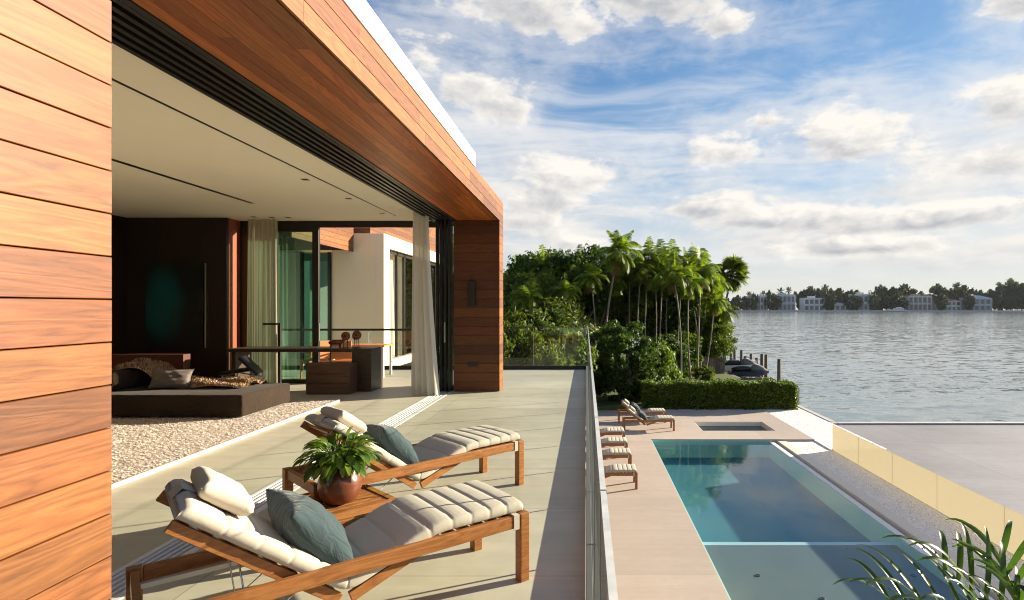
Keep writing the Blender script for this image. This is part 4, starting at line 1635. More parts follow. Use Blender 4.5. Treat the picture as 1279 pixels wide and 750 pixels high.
b = MB().box(PX0 + 0.032, PX1 - 0.002, SHELF_Y - 0.158, SHELF_Y, DEEP + 0.002, SHAL + 0.002)
b.build('shelf_edge', M['pool_step'], pool, world=True)
MB().box(PX1 + 0.022, PX1 + 0.18, PY0, PY1 - 0.006, DEEP, PW + 0.012).build('infinity_edge', M['white'], pool, world=True, bevel=0.006)
tr_ = MB()
tr_.box(PX1 + 0.18, PX1 + 0.30, PY0, PY1 - 0.006, PD - 0.62, PD - 0.45)
tr_.build('overflow_trough', M['pool_wall'], pool, world=True)
MB().box(PX1 + 0.301, PX1 + 0.62, PY0, PY1 - 0.006, PD - 0.62, PD - 0.05).build('trough_kerb', M['coping'], pool, world=True, bevel=0.01)
for (x, y) in ((4.05, 9.75), (5.6, 9.75), (6.1, 10.6), (3.2, 10.6)):
    dd = MB().lathe([(0.05, 0.003), (0.05, 0.012), (0.035, 0.014), (0.03, 0.008)], 20, (x, y, SHAL))
    dd.build('drain', M['black'], pool, world=True, smooth=True)
MB().add([(PX0 + .001, PY0 + .001, PW), (PX1 + 0.021, PY0 + .001, PW), (PX1 + 0.021, PY1 - .002, PW), (PX0 + .001, PY1 - .002, PW)], [(0, 1, 2, 3)]).build('water_surface', M['pool_water'], pool, world=True)
# spa
spa = thing('spa_pool', 'small sunken rectangular spa set into the pale deck', 'pool', (5.8, 22.5, PD))
b = MB()
b.box(SX0 - 0.05, SX1 + 0.05, SY0 - 0.05, SY1 + 0.05, PD - 0.9, PD - 0.85)
b.build('spa_floor', M['pool_plaster'], spa, world=True)
t4 = 0.004
SW_ = PD - 0.17
for za, zb_, mt, nm in ((PD - 0.849, SW_ - 0.001, 'pool_plaster', 'spa_basin'), (SW_, PD - 0.02, 'coping', 'spa_wall')):
    b = MB()
    b.box(SX0 + t4, SX0 + 0.04, SY0 + t4, SY1 - t4, za, zb_)
    b.box(SX1 - 0.04, SX1 - t4, SY0 + t4, SY1 - t4, za, zb_)
    b.box(SX0 + 0.041, SX1 - 0.041, SY0 + t4, SY0 + 0.04, za, zb_)
    b.box(SX0 + 0.041, SX1 - 0.041, SY1 - 0.04, SY1 - t4, za, zb_)
    b.build(nm, M[mt], spa, world=True)
MB().add([(SX0 + .041, SY0 + .041, SW_ - 0.01), (SX1 - .041, SY0 + .041, SW_ - 0.01), (SX1 - .041, SY1 - .041, SW_ - 0.01), (SX0 + .041, SY1 - .041, SW_ - 0.01)], [(0, 1, 2, 3)]).build('spa_water', M['pool_water'], spa, world=True)

# free standing frosted screen along the gravel, grey paved dock behind it
struct('grey_dock_paving', MB().box(8.30, 60, -20, 18.99, PD - 0.9, PD - 0.10).box(10.104, 60, 18.99, 23.55, PD - 0.9, PD - 0.10), M['grey_paving'])
sc_ = thing('frosted_screen', 'long cream frosted panel screen between white gravel and grey paving', 'screen', (8.25, 7, PD - 0.1))
ys = [-6, -4, -2, 0, 2, 4, 5.5, 7.3, 9.25, 11.2, 13.35, 15.3, 17.2, 19.0]
for a, c_ in zip(ys[:-1], ys[1:]):
    MB().box(8.238, 8.252, a + 0.0005, c_ - 0.0005, PD - 0.10, -2.215).build('panel', M['yellow_panel'], sc_, world=True)
MB().box(8.256, 8.290, -6, 19.0, PD - 0.10, PD - 0.06).build('base_rail', M['plaster_beige'], sc_, world=True)
# sea wall
sw = thing('seawall', 'pale concrete seawall between the gravel and the bay', 'seawall', (10.2, 23, PD))
MB().box(10.104, 10.34, 23.56, 27.6, WL - 0.6, PD - 0.02).build('wall', M['concrete'], sw, world=True, bevel=0.01)
MB().box(10.35, 60, 23.30, 23.56, PD - 0.097, PD - 0.03).build('edge_cap', M['concrete'], sw, world=True, bevel=0.01)
MB().box(10.104, 10.34, 23.30, 23.555, PD - 0.097, PD - 0.03).build('edge_cap', M['concrete'], sw, world=True, bevel=0.01)
MB().box(9.76, 10.38, 27.62, 27.9, WL - 0.6, PD + 0.82).build('end_post', M['concrete'], sw, world=True, bevel=0.02)

# ================================================================== VEGETATION
def crown_pts(rx, ry, rz, n_clump, n_leaf, leaf, seed, shell=0.5, clump=0.24, flat=0.25, aspect=0.42, bottom=-1.0):
    rg_ = np.random.default_rng(seed)
    dirs = rg_.normal(size=(n_clump * 3, 3))
    dirs /= np.linalg.norm(dirs, axis=1)[:, None]
    rad = shell + (1 - shell) * rg_.random(len(dirs)) ** 0.6
    rad *= 1 + 0.16 * np.sin(dirs[:, 0] * 5 + seed) * np.cos(dirs[:, 1] * 4 + 2 * dirs[:, 2])
    c = dirs * rad[:, None]
    c = c[c[:, 2] > bottom][:n_clump]
    c *= np.array([rx, ry, rz])
    ncl = len(c)
    cs = clump * min(rx, ry, rz) * rg_.uniform(0.6, 1.45, ncl)
    idx = np.repeat(np.arange(ncl), n_leaf)
    n = len(idx)
    off = rg_.normal(size=(n, 3))
    off /= np.maximum(1e-6, np.linalg.norm(off, axis=1))[:, None]
    off *= (rg_.random(n) ** 0.5)[:, None]
    p = c[idx] + off * cs[idx][:, None] * np.array([1.15, 1.15, 0.85])
    nrm = off * 0.8 + rg_.normal(size=(n, 3)) * 0.55 + np.array([0, 0, flat])
    nrm /= np.linalg.norm(nrm, axis=1)[:, None]
    t = np.cross(nrm, rg_.normal(size=(n, 3)))
    t /= np.maximum(1e-6, np.linalg.norm(t, axis=1))[:, None]
    t[:, 2] -= 0.35
    t /= np.linalg.norm(t, axis=1)[:, None]
    bt = np.cross(nrm, t)
    ll = leaf * rg_.uniform(0.6, 1.3, n)[:, None]
    a = p - t * ll * 0.5
    e = p + t * ll * 0.5 - nrm * ll * 0.12
    l_ = p + bt * ll * aspect * 0.5
    r_ = p - bt * ll * aspect * 0.5
    return np.stack([a, l_, e, r_], 1).reshape(-1, 3)


def limb_mesh(name, h, r, spread, seed, m):
    rg_ = random.Random(seed)
    mb = MB()
    mb.tube([(0, 0, -0.1), (0.05, 0.02, h * 0.35), (rg_.uniform(-.1, .1), 0, h * 0.7), (rg_.uniform(-.2, .2), 0.05, h * 1.15)], [r * 1.3, r, r * 0.8, r * 0.35], 10)
    for k in range(6):
        a = rg_.uniform(0, 6.28)
        z = h * rg_.uniform(0.45, 0.8)
        e = Vector((math.cos(a) * spread, math.sin(a) * spread, z + spread * rg_.uniform(0.5, 1.0)))
        mb.tube([(0, 0, z), (e.x * 0.45, e.y * 0.45, z + (e.z - z) * 0.5), e], [r * 0.55, r * 0.38, r * 0.12], 7)
    return mb.mesh(name, m, True)


CR = {}
CR['round_d'] = np_mesh('crown_round', crown_pts(2.4, 2.4, 2.1, 95, 110, 0.26, 1), 4, M['leaf_dark'])
CR['wide_d'] = np_mesh('crown_wide', crown_pts(3.0, 2.8, 1.9, 110, 110, 0.26, 2), 4, M['leaf_dark'])
CR['round_m'] = np_mesh('crown_mid', crown_pts(2.2, 2.2, 2.2, 90, 100, 0.24, 3), 4, M['leaf_mid'])
CR['loose_y'] = np_mesh('crown_loose', crown_pts(1.9, 1.9, 2.0, 60, 85, 0.30, 4, 0.4, 0.30, 0.2, 0.30), 4, M['leaf_yellow'])
CR['bush'] = np_mesh('bush_leaves', crown_pts(2.1, 1.6, 2.05, 150, 120, 0.20, 5, 0.62, 0.20), 4, M['leaf_dark'])
CR['bush_m'] = np_mesh('bush_leaves_mid', crown_pts(1.5, 1.4, 1.5, 90, 110, 0.19, 6, 0.6, 0.22), 4, M['leaf_mid'])
CR['bush_y'] = np_mesh('bush_leaves_yellow', crown_pts(1.4, 1.3, 1.5, 80, 90, 0.28, 7, 0.5, 0.26, 0.1, 0.28), 4, M['leaf_yellow'])
CR['far'] = np_mesh('far_crown', crown_pts(9, 7, 8, 60, 60, 2.2, 9, 0.45, 0.28), 4, M['far_leaf'])
CR['far2'] = np_mesh('far_crown_wide', crown_pts(13, 8, 7, 70, 60, 2.2, 10, 0.45, 0.30), 4, M['far_leaf'])
TR = {}
TR['a'] = limb_mesh('limbs', 3.4, 0.22, 1.5, 1, M['bark'])
TR['b'] = limb_mesh('limbs_low', 1.8, 0.12, 0.9, 2, M['dark_bark'])
TR['far'] = limb_mesh('far_limbs', 11, 0.8, 4, 3, M['dark_bark'])


def palm_crown(nf, L, leafl, seed, m, droop=1.0, el0=80, el1=-25, step=0.075, lw=0.035, hang=0.42):
    rg_ = random.Random(seed)
    quads, midx = [], []
    for k in range(nf + 4):
        a = k * 2.39996 + rg_.uniform(-0.25, 0.25)
        t = min(1.0, k / max(1, nf - 1))
        e = R(el0 + (el1 - el0) * t + rg_.uniform(-16, 16))
        dead = k >= nf
        if dead:
            e = R(rg_.uniform(-78, -55))
        q0 = len(quads)
        ln = L * rg_.uniform(0.85, 1.1) * (0.8 + 0.3 * math.sin(math.pi * min(1, t + 0.2)))
        d = Vector((math.cos(a) * math.cos(e), math.sin(a) * math.cos(e), math.sin(e)))
        pos = Vector((0, 0, 0))
        n = int(ln / step)
        side = Vector((-math.sin(a), math.cos(a), 0))
        for i in range(n):
            f = i / n
            nxt = pos + d * step
            # rachis
            up = side.cross(d)
            w_ = 0.022 * (1 - f) + 0.004
            quads += [pos - side * w_, pos + side * w_, nxt + side * w_, nxt - side * w_]
            if f > 0.12:
                ll = leafl * (math.sin(math.pi * (0.12 + 0.83 * f)) ** 0.7) * rg_.uniform(0.85, 1.1)
                for s in (-1, 1):
                    ld = (side * s * 0.85 + d * 0.55 + Vector((0, 0, -hang * rg_.uniform(0.5, 1.2))) + up * 0.15).normalized()
                    mid = pos + ld * ll * 0.5
                    ld2 = (ld + Vector((0, 0, -0.55 * hang))).normalized()
                    tip = mid + ld2 * ll * 0.5
                    wv_ = d.normalized() * lw
                    quads += [pos - wv_ * 0.4, pos + wv_ * 0.4, mid + wv_ * 0.5, mid - wv_ * 0.5]
                    quads += [mid - wv_ * 0.5, mid + wv_ * 0.5, tip + wv_ * 0.06, tip - wv_ * 0.06]
            d = (d + Vector((0, 0, -droop * step * (0.35 + 0.5 * f) / max(0.5, L * 0.38)))).normalized()
            pos = nxt
        midx += [1 if dead else 0] * ((len(quads) - q0) // 4)
    return np_mesh('palm_crown', [tuple(q) for q in quads], 4, [m, M['dead_frond']], midx)


def fan_crown(nf, stalk, leaf, seed, m):
    rg_ = random.Random(seed)
    quads = []
    for k in range(nf):
        a = rg_.uniform(0, 6.28)
        e = R(85 - 160 * (k / nf) + rg_.uniform(-8, 8))
        d = Vector((math.cos(a) * math.cos(e), math.sin(a) * math.cos(e), math.sin(e)))
        c = d * stalk * rg_.uniform(0.8, 1.1)
        s = d.orthogonal().normalized()
        side = Vector((-math.sin(a), math.cos(a), 0))
        up = side.cross(d)
        w = side * 0.02
        quads += [-w, w, c + w, c - w]
        for j in range(18):
            an = R(-115 + 230 * j / 17)
            ld = (d * math.cos(an) + side * math.sin(an) + up * 0.12 + Vector((0, 0, -0.12))).normalized()
            tip = c + ld * leaf * rg_.uniform(0.8, 1.1) + Vector((0, 0, -0.12 * leaf))
            mid = c + ld * leaf * 0.55
            wv = ld.cross(up).normalized() * leaf * 0.085
            quads += [c, mid - wv, tip, mid + wv]
    return np_mesh('fan_crown', [tuple(q) for q in quads], 4, m)


PC = {}
PC['a'] = palm_crown(26, 2.2, 0.75, 1, M['palm'], 1.35, 80, -45, 0.085, 0.075)
PC['b'] = palm_crown(22, 2.0, 0.70, 2, M['palm'], 1.5, 78, -45, 0.085, 0.075)
PC['coco'] = palm_crown(30, 2.6, 0.85, 3, M['palm'], 1.3, 80, -40, 0.085, 0.08)
PC['fan'] = fan_crown(75, 0.75, 0.75, 4, M['leaf_yellow'])
PC['far'] = palm_crown(14, 7.5, 2.6, 5, M['far_leaf'], 0.35, step=0.5, lw=0.5)


def gx(u, d):
    return (u - 732) * d / 710


def gz(v, d):
    return CAM_H - (v - 384.5) * d / 710


GL = PD + 0.06       # lawn level


def palm_tree(name, label, xb, yb, xc, yc, zc_, kind, r=0.085, bark='palm_bark', zb=GL, group=None, rz=0.0, sc=1.0, bend=0.0, cat='palm'):
    t_ = thing(name, label, cat, (xb, yb, zb), 0, group)
    h = zc_ - zb
    pts_, rs = [], []
    for i in range(9):
        f = i / 8
        k = f ** 1.4
        pts_.append(((xc - xb) * k + bend * math.sin(math.pi * f), (yc - yb) * k, h * f))
        rs.append(0.75 * r * (1.35 - 0.45 * min(1, f * 4)) * (1 - 0.25 * f))
    pts_[0] = (0, 0, -0.08)
    MB().tube(pts_, rs, 10).build('trunk', M[bark], t_, smooth=True)
    link('crown', PC[kind], t_, (xc - xb, yc - yb, h), (0.22 * math.sin(rz * 5), 0.22 * math.cos(rz * 7), rz), (sc, sc, sc * (1.0 + 0.12 * math.sin(rz * 3))))
    return t_


def leaf_tree(name, label, x, y, zb, zc_, crown, limbs, s=(1, 1, 1), rz=0.0, group=None, ts=1.0, cat='tree'):
    t_ = thing(name, label, cat, (x, y, zb), 0, group)
    link('trunk', TR[limbs], t_, (0, 0, 0), (0, 0, rz), (ts, ts, max(0.35, (zc_ - zb) / (3.6 if limbs == 'a' else 1.9 if limbs == 'b' else 11))))
    link('crown', CR[crown], t_, (0, 0, zc_ - zb), (0, 0, rz), s)
    return t_


# palms: base px, crown px and depth, read off once and stored as real places
PALMS = [
    # ub,  ut,  vt,  d,   kind, sc, r, label
    (754, 773, 303, 34.0, 'coco', 1.0, 0.11, 'tallest palm of the grove, with the highest feathery crown'),
    (785, 787, 326, 37.0, 'b', 1.0, 0.07, 'slim palm just right of the tallest palm, behind the big shrub'),
    (799, 797, 343, 39.0, 'b', 0.85, 0.07, 'short slim palm in the shade behind the big round shrub'),
    (808, 811, 312, 36.0, 'a', 1.0, 0.075, 'slim palm with a pale straight trunk left of the grove centre'),
    (823, 829, 318, 36.5, 'a', 1.0, 0.075, 'slim palm with a pale trunk at the centre of the grove'),
    (850, 842, 330, 33.8, 'a', 0.95, 0.08, 'palm whose grey trunk ends on the lawn left of four'),
    (863, 862, 340, 34.9, 'b', 1.0, 0.075, 'thin straight palm standing second among the lawn palms'),
    (871, 877, 326, 37.3, 'a', 1.05, 0.10, 'tall palm with the thickest pale trunk near the wooden fence'),
    (881, 893, 366, 38.6, 'b', 1.0, 0.075, 'short palm leaning right in front of the wooden fence'),
    (884, 906, 378, 40.5, 'b', 0.85, 0.06, 'palm with a dark strongly leaning trunk over the water'),
    (876, 858, 322, 39.0, 'a', 0.9, 0.08, 'palm curving left behind the thickest trunk by the fence'),
    (742, 738, 335, 33.0, 'b', 0.9, 0.07, 'small palm at the left of the tallest palm'),
    (716, 716, 330, 36.0, 'a', 0.9, 0.08, 'palm among the leafy trees behind the end glass balustrade'),
    (646, 646, 332, 48.0, 'a', 1.1, 0.10, 'dark palm beside the tiled roof, right one'),
    (634, 633, 346, 48.0, 'b', 1.0, 0.10, 'dark palm beside the tiled roof, left one'),
    (772, 768, 338, 36.2, 'b', 0.9, 0.06, 'slim palm under the crown of the tallest palm'),
    (793, 801, 326, 35.2, 'a', 0.9, 0.06, 'slim palm second to the right of the tallest palm'),
    (816, 819, 333, 35.6, 'b', 0.95, 0.06, 'thin palm between the two pale straight trunks'),
    (834, 837, 315, 38.2, 'a', 0.95, 0.065, 'slim palm left behind the four lawn palms'),
    (856, 869, 312, 40.2, 'a', 0.95, 0.065, 'highest crown behind the lawn palms'),
    (868, 886, 338, 39.4, 'a', 0.9, 0.06, 'palm leaning right behind the thickest pale trunk'),
    (886, 899, 350, 41.5, 'b', 0.95, 0.06, 'slim palm nearest to the fan palm'),
    (845, 852, 345, 35.2, 'b', 0.85, 0.06, 'low crowned palm beside the grey lawn trunk'),
    (664, 660, 362, 30.5, 'b', 0.9, 0.06, 'low palm in front of the trees behind the end balustrade, left one'),
    (703, 706, 352, 31.5, 'a', 0.9, 0.06, 'low palm in front of the trees behind the end balustrade, right one'),
    (684, 680, 325, 36.0, 'a', 0.95, 0.07, 'palm standing out of the large dark tree behind the terrace'),
    (728, 724, 322, 37.5, 'a', 0.9, 0.07, 'palm rising from the leafy trees left of the grove'),
]
for i, (ub, ut, vt, d, kind, sc_, r, lab) in enumerate(PALMS):
    palm_tree('palm_tree', lab, gx(ub, d), d, gx(ut, d), d + 0.3, gz(vt, d) - 0.55, kind, r,
              'dark_bark' if i in (9, 13, 14, 15, 20) else 'palm_bark', GL, 'palms of the grove', rz=i * 1.3, sc=sc_ * (0.69 + 0.10 * math.sin(i * 2.3)), bend=0.15 * ((i % 3) - 1))
palm_tree('fan_palm', 'fan palm with a round shaggy crown right of the grove', gx(897, 52), 52, gx(914, 52), 52, gz(342, 52), 'fan', 0.16, 'dark_bark', WL + 0.9, None, 0, 1.25)

TREES = [
    (gx(785, 39), 39.0, 3.0, 'round_m', 'a', (0.85, 0.8, 0.95), 'mid green tree between the slim palms, higher one left of centre'),
    (gx(818, 40), 40.0, 2.6, 'loose_y', 'a', (1.0, 0.8, 1.0), 'yellow green tree between the slim palm trunks at grove centre'),
    (gx(858, 41), 41.0, 2.2, 'round_m', 'a', (0.95, 0.8, 0.95), 'mid green tree behind the lawn palms at crown height'),
    (gx(887, 42), 42.0, 1.0, 'loose_y', 'a', (0.75, 0.7, 0.9), 'yellow green tree at the water side end of the grove'),
    (gx(893, 41), 41.0, -0.6, 'round_m', 'b', (0.6, 0.7, 0.75), 'small green tree at the water edge behind the leaning palms'),
    (gx(745, 38), 38.0, 2.6, 'loose_y', 'a', (0.85, 0.8, 1.0), 'yellow green tree just left of the tallest palm trunk'),
    (gx(672, 34), 34.0, 1.5, 'round_m', 'a', (1.05, 0.9, 0.95), 'mid green tree in front of the largest dark tree'),
    # x, y, z crown, crown, limbs, scale, label
    (gx(690, 38), 38.0, 3.3, 'wide_d', 'a', (1.1, 1.0, 1.2), 'large dark leafy tree rising behind the terrace end, highest of them'),
    (gx(725, 37), 37.0, 3.2, 'round_d', 'a', (0.95, 0.9, 1.05), 'dark rounded tree between the largest tree and tallest palm'),
    (gx(660, 41), 41.0, 2.6, 'round_m', 'a', (1.0, 1.0, 1.1), 'mid green tree right of the tiled roof'),
    (gx(640, 36), 36.0, -0.2, 'round_d', 'a', (1.2, 1, 1.1), 'dark tree low beside the house pier'),
    (gx(700, 31), 31.0, 0.2, 'loose_y', 'a', (1.25, 1.0, 1.0), 'loose yellow green tree right behind the end balustrade'),
    (gx(655, 29), 29.0, -0.6, 'loose_y', 'a', (1.1, 1.0, 1.1), 'yellow green tree seen through the end balustrade beside pier'),
    (gx(805, 41), 41.0, 2.0, 'wide_d', 'a', (1.25, 0.9, 1.25), 'broad dark tree filling the grove behind the slim palms'),
    (gx(845, 42), 42.0, 1.0, 'round_d', 'a', (1.1, 0.9, 1.1), 'dark tree behind the lawn palms'),
    (gx(770, 40), 40.0, 1.8, 'round_d', 'a', (1.1, 0.9, 1.2), 'dark tree behind the tallest palm'),
    (gx(878, 44), 44.0, -1.0, 'round_m', 'b', (0.8, 0.8, 0.85), 'mid green tree above the wooden fence'),
    (gx(848, 39), 39.0, -1.3, 'bush_m', 'b', (1.0, 0.9, 1.0), 'green shrub behind the grey lawn trunks'),
    (gx(610, 33), 33.0, -0.3, 'round_m', 'a', (1.4, 1, 1.2), 'mid green tree hidden mostly behind the house pier'),
    (gx(560, 34), 34.0, 0.8, 'wide_d', 'a', (1.3, 1, 1.2), 'dark wide tree behind the white wing'),
]
for i, (x, y, zc_, cr, lm, s, lab) in enumerate(TREES):
    leaf_tree('leafy_tree', lab, x, y, GL, zc_, cr, lm, s, i * 0.9, 'leafy trees behind the terrace')
BUSHES = [
    (1.9, 28.3, 'bush', (1.0, 1, 0.95), GL + 1.9, 'biggest dark round shrub behind the pair of pool loungers'),
    (-0.9, 27.6, 'bush', (0.95, 0.9, 0.80), GL + 1.6, 'dark shrub left of the biggest round shrub'),
    (3.6, 29.3, 'bush_m', (0.75, 0.9, 1.0), GL + 1.3, 'bright green shrub at the right of the biggest round shrub'),
    (-2.4, 22.5, 'bush_y', (1.0, 1.0, 1.25), PD + 2.0, 'yellow green shrub directly below the end balustrade'),
    (-3.6, 24.5, 'bush_m', (1.1, 1.0, 1.3), PD + 2.2, 'green shrub seen through end balustrade next to the pier'),
    (-1.0, 25.0, 'bush_m', (0.9, 1.0, 1.3), PD + 1.9, 'green shrub seen through the end balustrade near its right end'),
    (-2.2, 29.0, 'bush', (1.1, 1.0, 1.1), GL + 2.2, 'tall dark shrub behind the yellow green shrub'),
    (5.3, 36.5, 'bush', (1.2, 0.9, 0.75), GL + 1.3, 'dark undergrowth shrub behind the lawn palms'),
    (7.9, 42.5, 'bush_m', (1.0, 1, 0.9), GL + 1.3, 'round green shrub behind the wooden fence'),
    (7.4, 35.8, 'bush_y', (0.42, 0.5, 0.38), GL + 0.45, 'small yellow green plant at the foot of the fence palms'),
    (4.4, 30.5, 'bush_y', (0.6, 0.6, 0.6), GL + 0.7, 'small bright shrub between the round shrub and hedge'),
    (6.2, 37.5, 'bush_y', (0.7, 0.5, 0.5), GL + 0.5, 'low reddish yellow plant between the lawn trunks'),
]
for i, (x, y, cr, s, zc_, lab) in enumerate(BUSHES):
    leaf_tree('shrub', lab, x, y, PD if y < 26 else GL, zc_, cr, 'b', s, i * 1.1, 'shrubs around the garden', 0.7, 'shrub')

# hedge: trimmed block of leaves
hg = thing('hedge', 'long trimmed green hedge between the pool deck and the lawn', 'hedge', (6.2, 26.9, PD))
rg2 = np.random.default_rng(12)
N = 26000
hx = rg2.uniform(-3.6, 3.55, N)
hy = rg2.uniform(-0.52, 0.52, N)
hz = rg2.uniform(0.0, 1.0, N) ** 0.8 * 1.14
side_ = rg2.random(N)
hy = np.where(side_ < 0.4, -0.50 + rg2.normal(0, 0.05, N), hy)
hz = np.where(side_ > 0.68, 1.12 + rg2.normal(0, 0.055, N), hz)
hx = np.where((side_ > 0.60) & (side_ < 0.68), 3.55 + rg2.normal(0, 0.06, N), hx)
hz = hz + 0.05 * np.sin(hx * 3.1) + 0.03 * np.sin(hx * 7.7 + 1)
hp_ = np.stack([hx, hy, hz], 1)
nn_ = rg2.normal(size=(N, 3)) * 0.6 + np.array([0.1, -0.3, 0.6])
nn_ /= np.linalg.norm(nn_, axis=1)[:, None]
tt_ = np.cross(nn_, rg2.normal(size=(N, 3)))
tt_ /= np.linalg.norm(tt_, axis=1)[:, None]
bb_ = np.cross(nn_, tt_)
ll_ = rg2.uniform(0.08, 0.17, N)[:, None]
hv = np.stack([hp_ - tt_ * ll_ * .5, hp_ + bb_ * ll_ * .24, hp_ + tt_ * ll_ * .5, hp_ - bb_ * ll_ * .24], 1).reshape(-1, 3)
link('foliage', np_mesh('hedge_leaves', hv, 4, M['leaf_mid']), hg)
MB().box(-3.5, 3.45, -0.38, 0.42, 0.0, 0.98).build('branches', M['dark_bark'], hg)

# near palm at the lower right: leaflets of two fronds reaching up into view
NPX, NPY, NPZ = 4.10, 5.0, -1.60
npalm = thing('palm_tree', 'near palm with glossy fronds reaching up at the lower right corner', 'palm', (NPX, NPY, PD))
MB().tube([(0, 0, -0.05), (0.02, 0, 0.5), (0.0, 0, NPZ - PD + 0.1)], [0.13, 0.10, 0.08], 12).build('trunk', M['palm_bark'], npalm, smooth=True)


def frond(a_deg, e_deg, L, n, leafl, seed, curl=0.5, lift=0.75):
    rg_ = random.Random(seed)
    mb = MB()
    a, e = R(a_deg), R(e_deg)
    d = Vector((math.cos(a) * math.cos(e), math.sin(a) * math.cos(e), math.sin(e)))
    pos = Vector((0, 0, NPZ - PD))
    side = Vector((-math.sin(a), math.cos(a), 0))
    step = L / n
    spine = [pos.copy()]
    for i in range(n):
        f = i / n
        pos = pos + d * step
        d = (d + Vector((0, 0, -curl * step * (0.25 + f)))).normalized()
        spine.append(pos.copy())
        if f < 0.06:
            continue
        up = side.cross(d).normalized()
        if up.z < 0:
            up = -up
        for s in (-1, 1):
            ll = leafl * (math.sin(math.pi * (0.2 + 0.68 * f)) ** 0.5) * rg_.uniform(0.85, 1.12)
            ld = (side * s * rg_.uniform(0.35, 0.75) + d * rg_.uniform(0.45, 0.75) + up * lift * rg_.uniform(0.8, 1.2)).normalized()
            p = pos.copy()
            vs, fs = [], []
            ns = 12
            dr = rg_.uniform(0.7, 1.35)
            for k in range(ns + 1):
                t = k / ns
                w_ = 0.034 * (math.sin(math.pi * min(1.0, 0.10 + 0.88 * t)) ** 0.6) * (1 - 0.2 * t)
                wv = ld.cross(up)
                if wv.length < 0.05:
                    wv = side.copy()
                wv.normalize()
                nv = wv.cross(ld).normalized()
                if nv.z < 0:
                    nv = -nv
                vs += [p - wv * w_ + nv * w_ * 0.35, p, p + wv * w_ + nv * w_ * 0.35]
                ld = (ld + d * 0.03 + Vector((0, 0, -0.03 - 0.30 * t * t * dr))).normalized()
                p = p + ld * (ll / ns)
            for k in range(ns):
                q = k * 3
                fs += [(q, q + 1, q + 4, q + 3), (q + 1, q + 2, q + 5, q + 4)]
            mb.add(vs, fs)
    mb.tube(spine, [0.018 * (1 - 0.8 * i / n) + 0.003 for i in range(len(spine))], 6)
    return mb


for i, (a, e, L, lf) in enumerate(((176, 6, 1.7, 0.95), (150, 26, 1.35, 0.9), (120, 40, 1.1, 0.85), (205, 10, 1.3, 0.8), (80, 45, 1.1, 0.75),
                                   (30, 40, 1.1, 0.7), (240, 25, 1.0, 0.6), (290, 30, 1.0, 0.55), (340, 35, 1.0, 0.6))):
    frond(a, e, L, 8, lf, 30 + i).build('frond', M['palm_near'], npalm, smooth=True)

# ================================================================== NEIGHBOUR HOUSE, FENCE, DOCK
nh = thing('neighbour_house', 'house with violet brown tiled roof beyond the trees', 'house', (-10, 54, GL))
MB().box(-15, -6.1, 50, 58, GL, 2.6).build('wall', M['plaster_beige'], nh, world=True)
rf = MB()
rf.add([(-15.6, 49.4, 2.6), (-5.5, 49.4, 2.6), (-5.5, 58.6, 2.6), (-15.6, 58.6, 2.6), (-12.5, 54, 4.6), (-8.6, 54, 4.6)],
       [(0, 1, 5, 4), (1, 2, 5), (2, 3, 4, 5), (3, 0, 4), (3, 2, 1, 0)])
rf.build('roof', M['tile_roof'], nh, world=True)
M['fence_wood'] = wood_mat('weathered fence boards', [(0.1, (0.10, 0.08, 0.06)), (0.6, (0.19, 0.155, 0.12)), (0.9, (0.26, 0.21, 0.17))], (8, 8, 1.0), 0.8, True)
fe = thing('wooden_fence', 'weathered grey brown board fence beside the dock', 'fence', (8.9, 40, GL))
bd = MB()
for k in range(12):
    x = 7.9 + k * 0.155
    bd.box(x, x + 0.145, 39.98, 40.0, GL, -1.82 + 0.02 * ((k * 7) % 3))
bd.build('boards', M['fence_wood'], fe, world=True)
MB().box(7.9, 9.75, 40.004, 40.05, -2.1, -2.0).build('rail', M['fence_wood'], fe, world=True)
for x in (7.95, 9.66):
    MB().box(x, x + 0.1, 40.052, 40.15, GL, -1.8).build('post', M['fence_wood'], fe, world=True)
M['piling'] = plain('weathered piling wood', (0.14, 0.105, 0.075), 0.85, 0.3, 4, 0.4, 14)
dk = thing('boat_dock', 'wooden boat dock behind the hedge by the neighbour lawn', 'dock', (12, 44, WL))
db = MB()
for k in range(22):
    db.box(9.9 + k * 0.2, 9.9 + k * 0.2 + 0.185, 47.0, 48.6, PD - 0.22, PD - 0.16)
db.build('deck_boards', M['fence_wood'], dk, world=True)
MB().box(9.9, 14.3, 47.1, 47.25, PD - 0.42, PD - 0.225).box(9.9, 14.3, 48.35, 48.5, PD - 0.42, PD - 0.225).build('beams', M['piling'], dk, world=True)
MB().box(9.9, 10.7, 39.0, 46.99, PD - 0.22, PD - 0.16).build('walkway', M['fence_wood'], dk, world=True)
PIL = [(913, 434, 52, 'far dark mooring piling with reddish band, left of its pair'), (917.5, 435, 52, 'far mooring piling with greenish side, right of its pair'),
       (926, 438.5, 48, 'mooring piling standing behind the red boat'), (938, 443, 47, 'mooring piling behind the covered jet skis'),
       (951.5, 443.5, 43.5, 'left of the two pilings touching the jet ski bow'), (956.7, 444, 43.0, 'right of the two pilings touching the jet ski bow'),
       (905, 441, 47.5, 'short mooring piling close to the end of the wooden fence'),
       (945, 448, 48.5, 'mooring piling behind the dock box, between two taller ones'),
       (931, 446, 46.5, 'thin mooring piling rising over the jet ski seat'),
       (973, 450, 39.0, 'lone tall piling at the right end above the hedge')]
